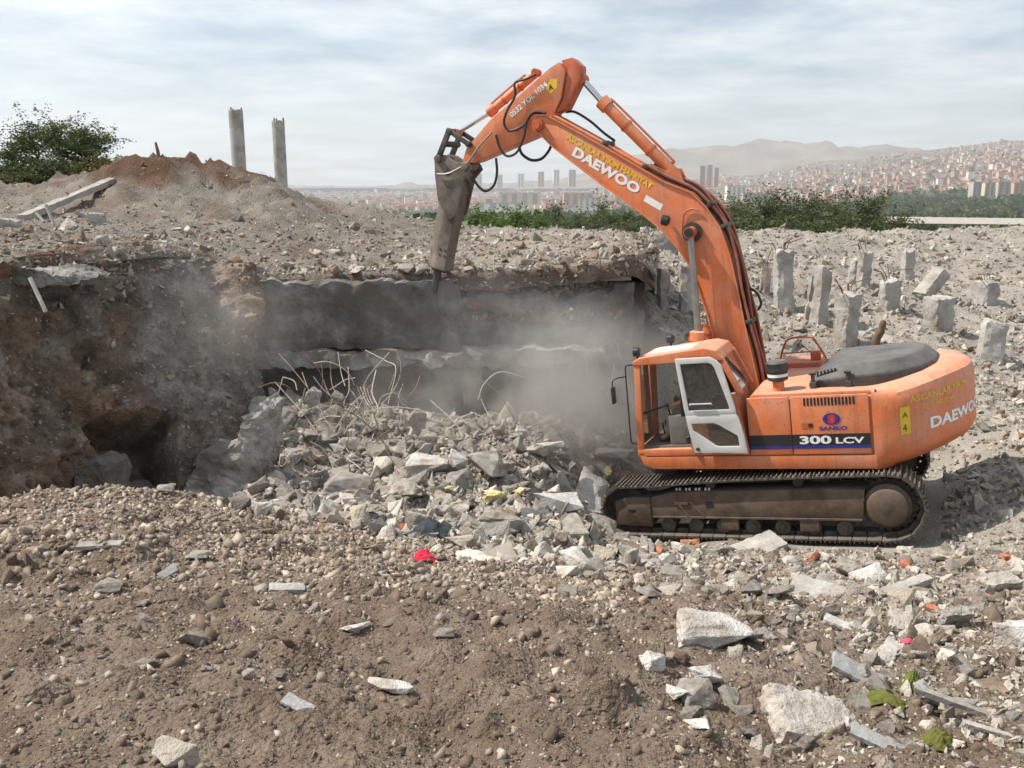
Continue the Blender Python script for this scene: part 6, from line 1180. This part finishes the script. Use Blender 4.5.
tr(90, 128, 36, 4.0, 1.1, "bare leafless tree between the green trees and the mound", 0, 5, bare=True, nb=12, ntw=9); tr(92, 158, 30, 4.3, .9, "small bush with yellowing leaves on the mound's left slope", 3, 6, "bush", nb=9, ntw=14, leafn=50, leaf=.05, cat="bush", low=.15)
mid = [(722,205,58,2.6,1),(752,200,52,2.9,1),(790,199,55,3.2,1),(826,197,58,3.4,1),(856,199,56,3.0,1),(884,205,60,2.4,1),(735,222,44,2.0,1),(770,222,46,2.2,1),(808,220,47,2.3,1),(706,214,62,2.0,1)]
for k, (px, py, Y, r_, mi) in enumerate(mid):
    z0 = -1.2 if Y < 50 else -2.5; tr(px, py + 1, Y, z0, r_ * 1.1, ["olive-green tree nearest the boom in the group behind the stumps", "second tall tree from the boom behind the stumps", "broad tree above the tall square pillar", "tallest dark tree of the group behind the stumps", "tree right of the tallest one behind the stumps", "lower tree at the right end of the group", "low tree in front, right beside the boom", "low tree in front, above the slim pillars", "low tree in front of the tallest one", "tree half hidden behind the boom"][k], mi, 40 + k, group="trees behind the stumps", nb=14, ntw=18, leafn=44, leaf=.10, low=.05, spread=.20)
for k, (px, py, Y, r_) in enumerate([(470,213,70,2.2),(490,217,66,2.0),(512,214,75,2.2),(535,216,80,2.4),(455,224,64,1.8),(560,214,95,2.6),(590,212,100,2.8),(620,214,95,2.6),(645,216,90,2.4),(605,226,70,2.0),(570,224,72,2.2),(540,228,66,1.6)]):
    tr(px, py - 6, Y, -6.0 if Y < 90 else -8, r_ * 1.3, "bright green bushy tree beyond the plateau " + ["right of the hammer", "second right of the hammer", "third right of the hammer", "fourth right of the hammer", "closest behind the hammer", "below the white shed", "left under the boom", "under the boom's middle", "under the boom's bend", "low in front under the boom", "low in front below the white shed", "lowest on the ridge line"][k], 2 if k < 5 else 1, 70 + k, group="bushy trees beyond the plateau", nb=11, ntw=14, leafn=40, leaf=.12, low=.05, spread=.22)
# far woods: clumps of foliage, one mass
rr = np.random.default_rng(9); n = 7000; px = rr.uniform(-250, 1300, n); Y = np.exp(rr.uniform(np.log(180), np.log(2600), n)); dn = fbm(px / 90, np.log(Y) * 4, 0, 3, 640)
k = (dn > -.12) | ((px > 600) & (Y < 1500)); k &= ~((px > 850) & (Y < 520)); px, Y = px[k], Y[k]; px = np.r_[px, rr.uniform(835, 1350, 4200), rr.uniform(415, 760, 3000), rr.uniform(620, 1250, 2200)]; Y = np.r_[Y, rr.uniform(560, 2150, 4200), np.exp(rr.uniform(np.log(160), np.log(1700), 3000)), rr.uniform(2300, 5600, 2200)]; x_, y_, z_ = far_pt(px, Y); sz = rr.uniform(3.5, 6.8, len(px)) * (.7 + .3 * np.minimum(1, Y / 800)); nl = 26
C = np.stack([x_, y_, z_ + sz * .9], 1); d = rr.normal(0, 1, (len(px), nl, 3)); d /= np.linalg.norm(d, axis=2, keepdims=True); d[..., 2] *= 1.05; P = C[:, None] + d * (sz[:, None, None] * rr.uniform(.55, 1.0, (len(px), nl, 1)))
e = rr.normal(0, 1, (len(px), nl, 3)); e /= np.linalg.norm(e, axis=2, keepdims=True); f = np.cross(e, rr.normal(0, 1, (len(px), nl, 3))); f /= np.linalg.norm(f, axis=2, keepdims=True); s = (sz * .42)[:, None, None] * rr.uniform(.7, 1.3, (len(px), nl, 1))
V = np.stack([P - e * s, P + f * s * .8, P + e * s, P - f * s * .8], 2).reshape(-1, 3); a = np.repeat(np.clip(.5 * np.repeat(rr.random(len(px)), nl) + .5 * rr.random(len(px) * nl), 0, 1), 4)
tag(np_obj("woods", V, np.arange(len(V)).reshape(-1, 4), [LEAF[1]], attrs={"leaf": a}), "far green woods in the valley below the city", kind="stuff")
# dry weeds on the foreground and on the ridge
m = MB(); 
for k in range(60):
    px = random.uniform(240, 420); Y = random.uniform(8.4, 10.3); p = at(px, 500, Y); z0 = float(GA(p[0], p[1])); b_ = Vector((p[0], p[1], z0))
    m.tube([b_, b_ + Vector((random.uniform(-.05, .05), random.uniform(-.05, .05), random.uniform(.06, .2))), b_ + Vector((random.uniform(-.14, .14), random.uniform(-.1, .1), random.uniform(.12, .28)))], [.003, .002, .001], 3, False)
tag(m.build("dry_weeds", mat_plain("dry_stalk", (.30, .22, .13), .9), None, 0, False), "thin dry weed stalks on the crest before the pit", kind="stuff")
# ---------------------------------------------------------------- dust in the pit and haze over the valley
def vol_box(name, lo, hi, label):
    o = MB().box(lo, hi).build(name, [], None, 0, False); tag(o, label, kind="stuff"); m = bpy.data.materials.new(name); m.use_nodes = True; N = m.node_tree.nodes; L = m.node_tree.links; N.clear()
    out = N.new("ShaderNodeOutputMaterial"); v = N.new("ShaderNodeVolumePrincipled"); L.new(v.outputs[0], out.inputs["Volume"]); o.data.materials.append(m); return o, m, N, L, v
o, m, N, L, v = vol_box("dust_cloud", (-6.2, 12.6, -.4), (3.4, 17.0, 4.4), "pale dust cloud rising from the pit before the wall")
v.inputs["Color"].default_value = (.86, .83, .80, 1); v.inputs["Anisotropy"].default_value = .25
g = N.new("ShaderNodeNewGeometry"); dens = None
def blob(c, rad, amt):
    s_ = N.new("ShaderNodeVectorMath"); s_.operation = 'SUBTRACT'; L.new(g.outputs["Position"], s_.inputs[0]); s_.inputs[1].default_value = c
    d_ = N.new("ShaderNodeVectorMath"); d_.operation = 'DIVIDE'; L.new(s_.outputs[0], d_.inputs[0]); d_.inputs[1].default_value = rad; l_ = N.new("ShaderNodeVectorMath"); l_.operation = 'LENGTH'; L.new(d_.outputs[0], l_.inputs[0])
    r_ = N.new("ShaderNodeMapRange"); r_.interpolation_type = 'SMOOTHSTEP'; L.new(l_.outputs["Value"], r_.inputs["Value"]); r_.inputs["From Min"].default_value = 1.0; r_.inputs["From Max"].default_value = 0.0; r_.inputs["To Min"].default_value = 0; r_.inputs["To Max"].default_value = amt
    return r_.outputs[0]
for c, rad, amt in (((1.3, 15.7, 1.6), (2.6, 1.8, 1.9), 1.1), ((-1.3, 15.6, 1.6), (2.0, 1.6, 1.5), .36), ((-3.2, 15.0, 1.3), (1.8, 1.4, 1.2), .10), ((-5.0, 15.6, 2.8), (1.6, 1.6, 1.6), .22), ((0, 16, 3.0), (3.0, 1.0, 1.0), .18)):
    b_ = blob(c, rad, amt)
    if dens is None: dens = b_
    else: a = N.new("ShaderNodeMath"); a.operation = 'ADD'; L.new(dens, a.inputs[0]); L.new(b_, a.inputs[1]); dens = a.outputs[0]
nz = noise(N, L, g.outputs["Position"], .9, 4, .6); mr = N.new("ShaderNodeMapRange"); L.new(nz, mr.inputs["Value"]); mr.inputs["From Min"].default_value = .36; mr.inputs["From Max"].default_value = .66; mr.inputs["To Min"].default_value = .1; mr.inputs["To Max"].default_value = 1.9
mu = N.new("ShaderNodeMath"); mu.operation = 'MULTIPLY'; L.new(dens, mu.inputs[0]); L.new(mr.outputs[0], mu.inputs[1]); L.new(mu.outputs[0], v.inputs["Density"])
o, m, N, L, v = vol_box("haze", (-33000, -300, -420), (33000, 17500, 900), "thin pale haze over the whole valley")
v.inputs["Color"].default_value = (.84, .89, .95, 1); v.inputs["Density"].default_value = 0.95e-4; v.inputs["Anisotropy"].default_value = .3
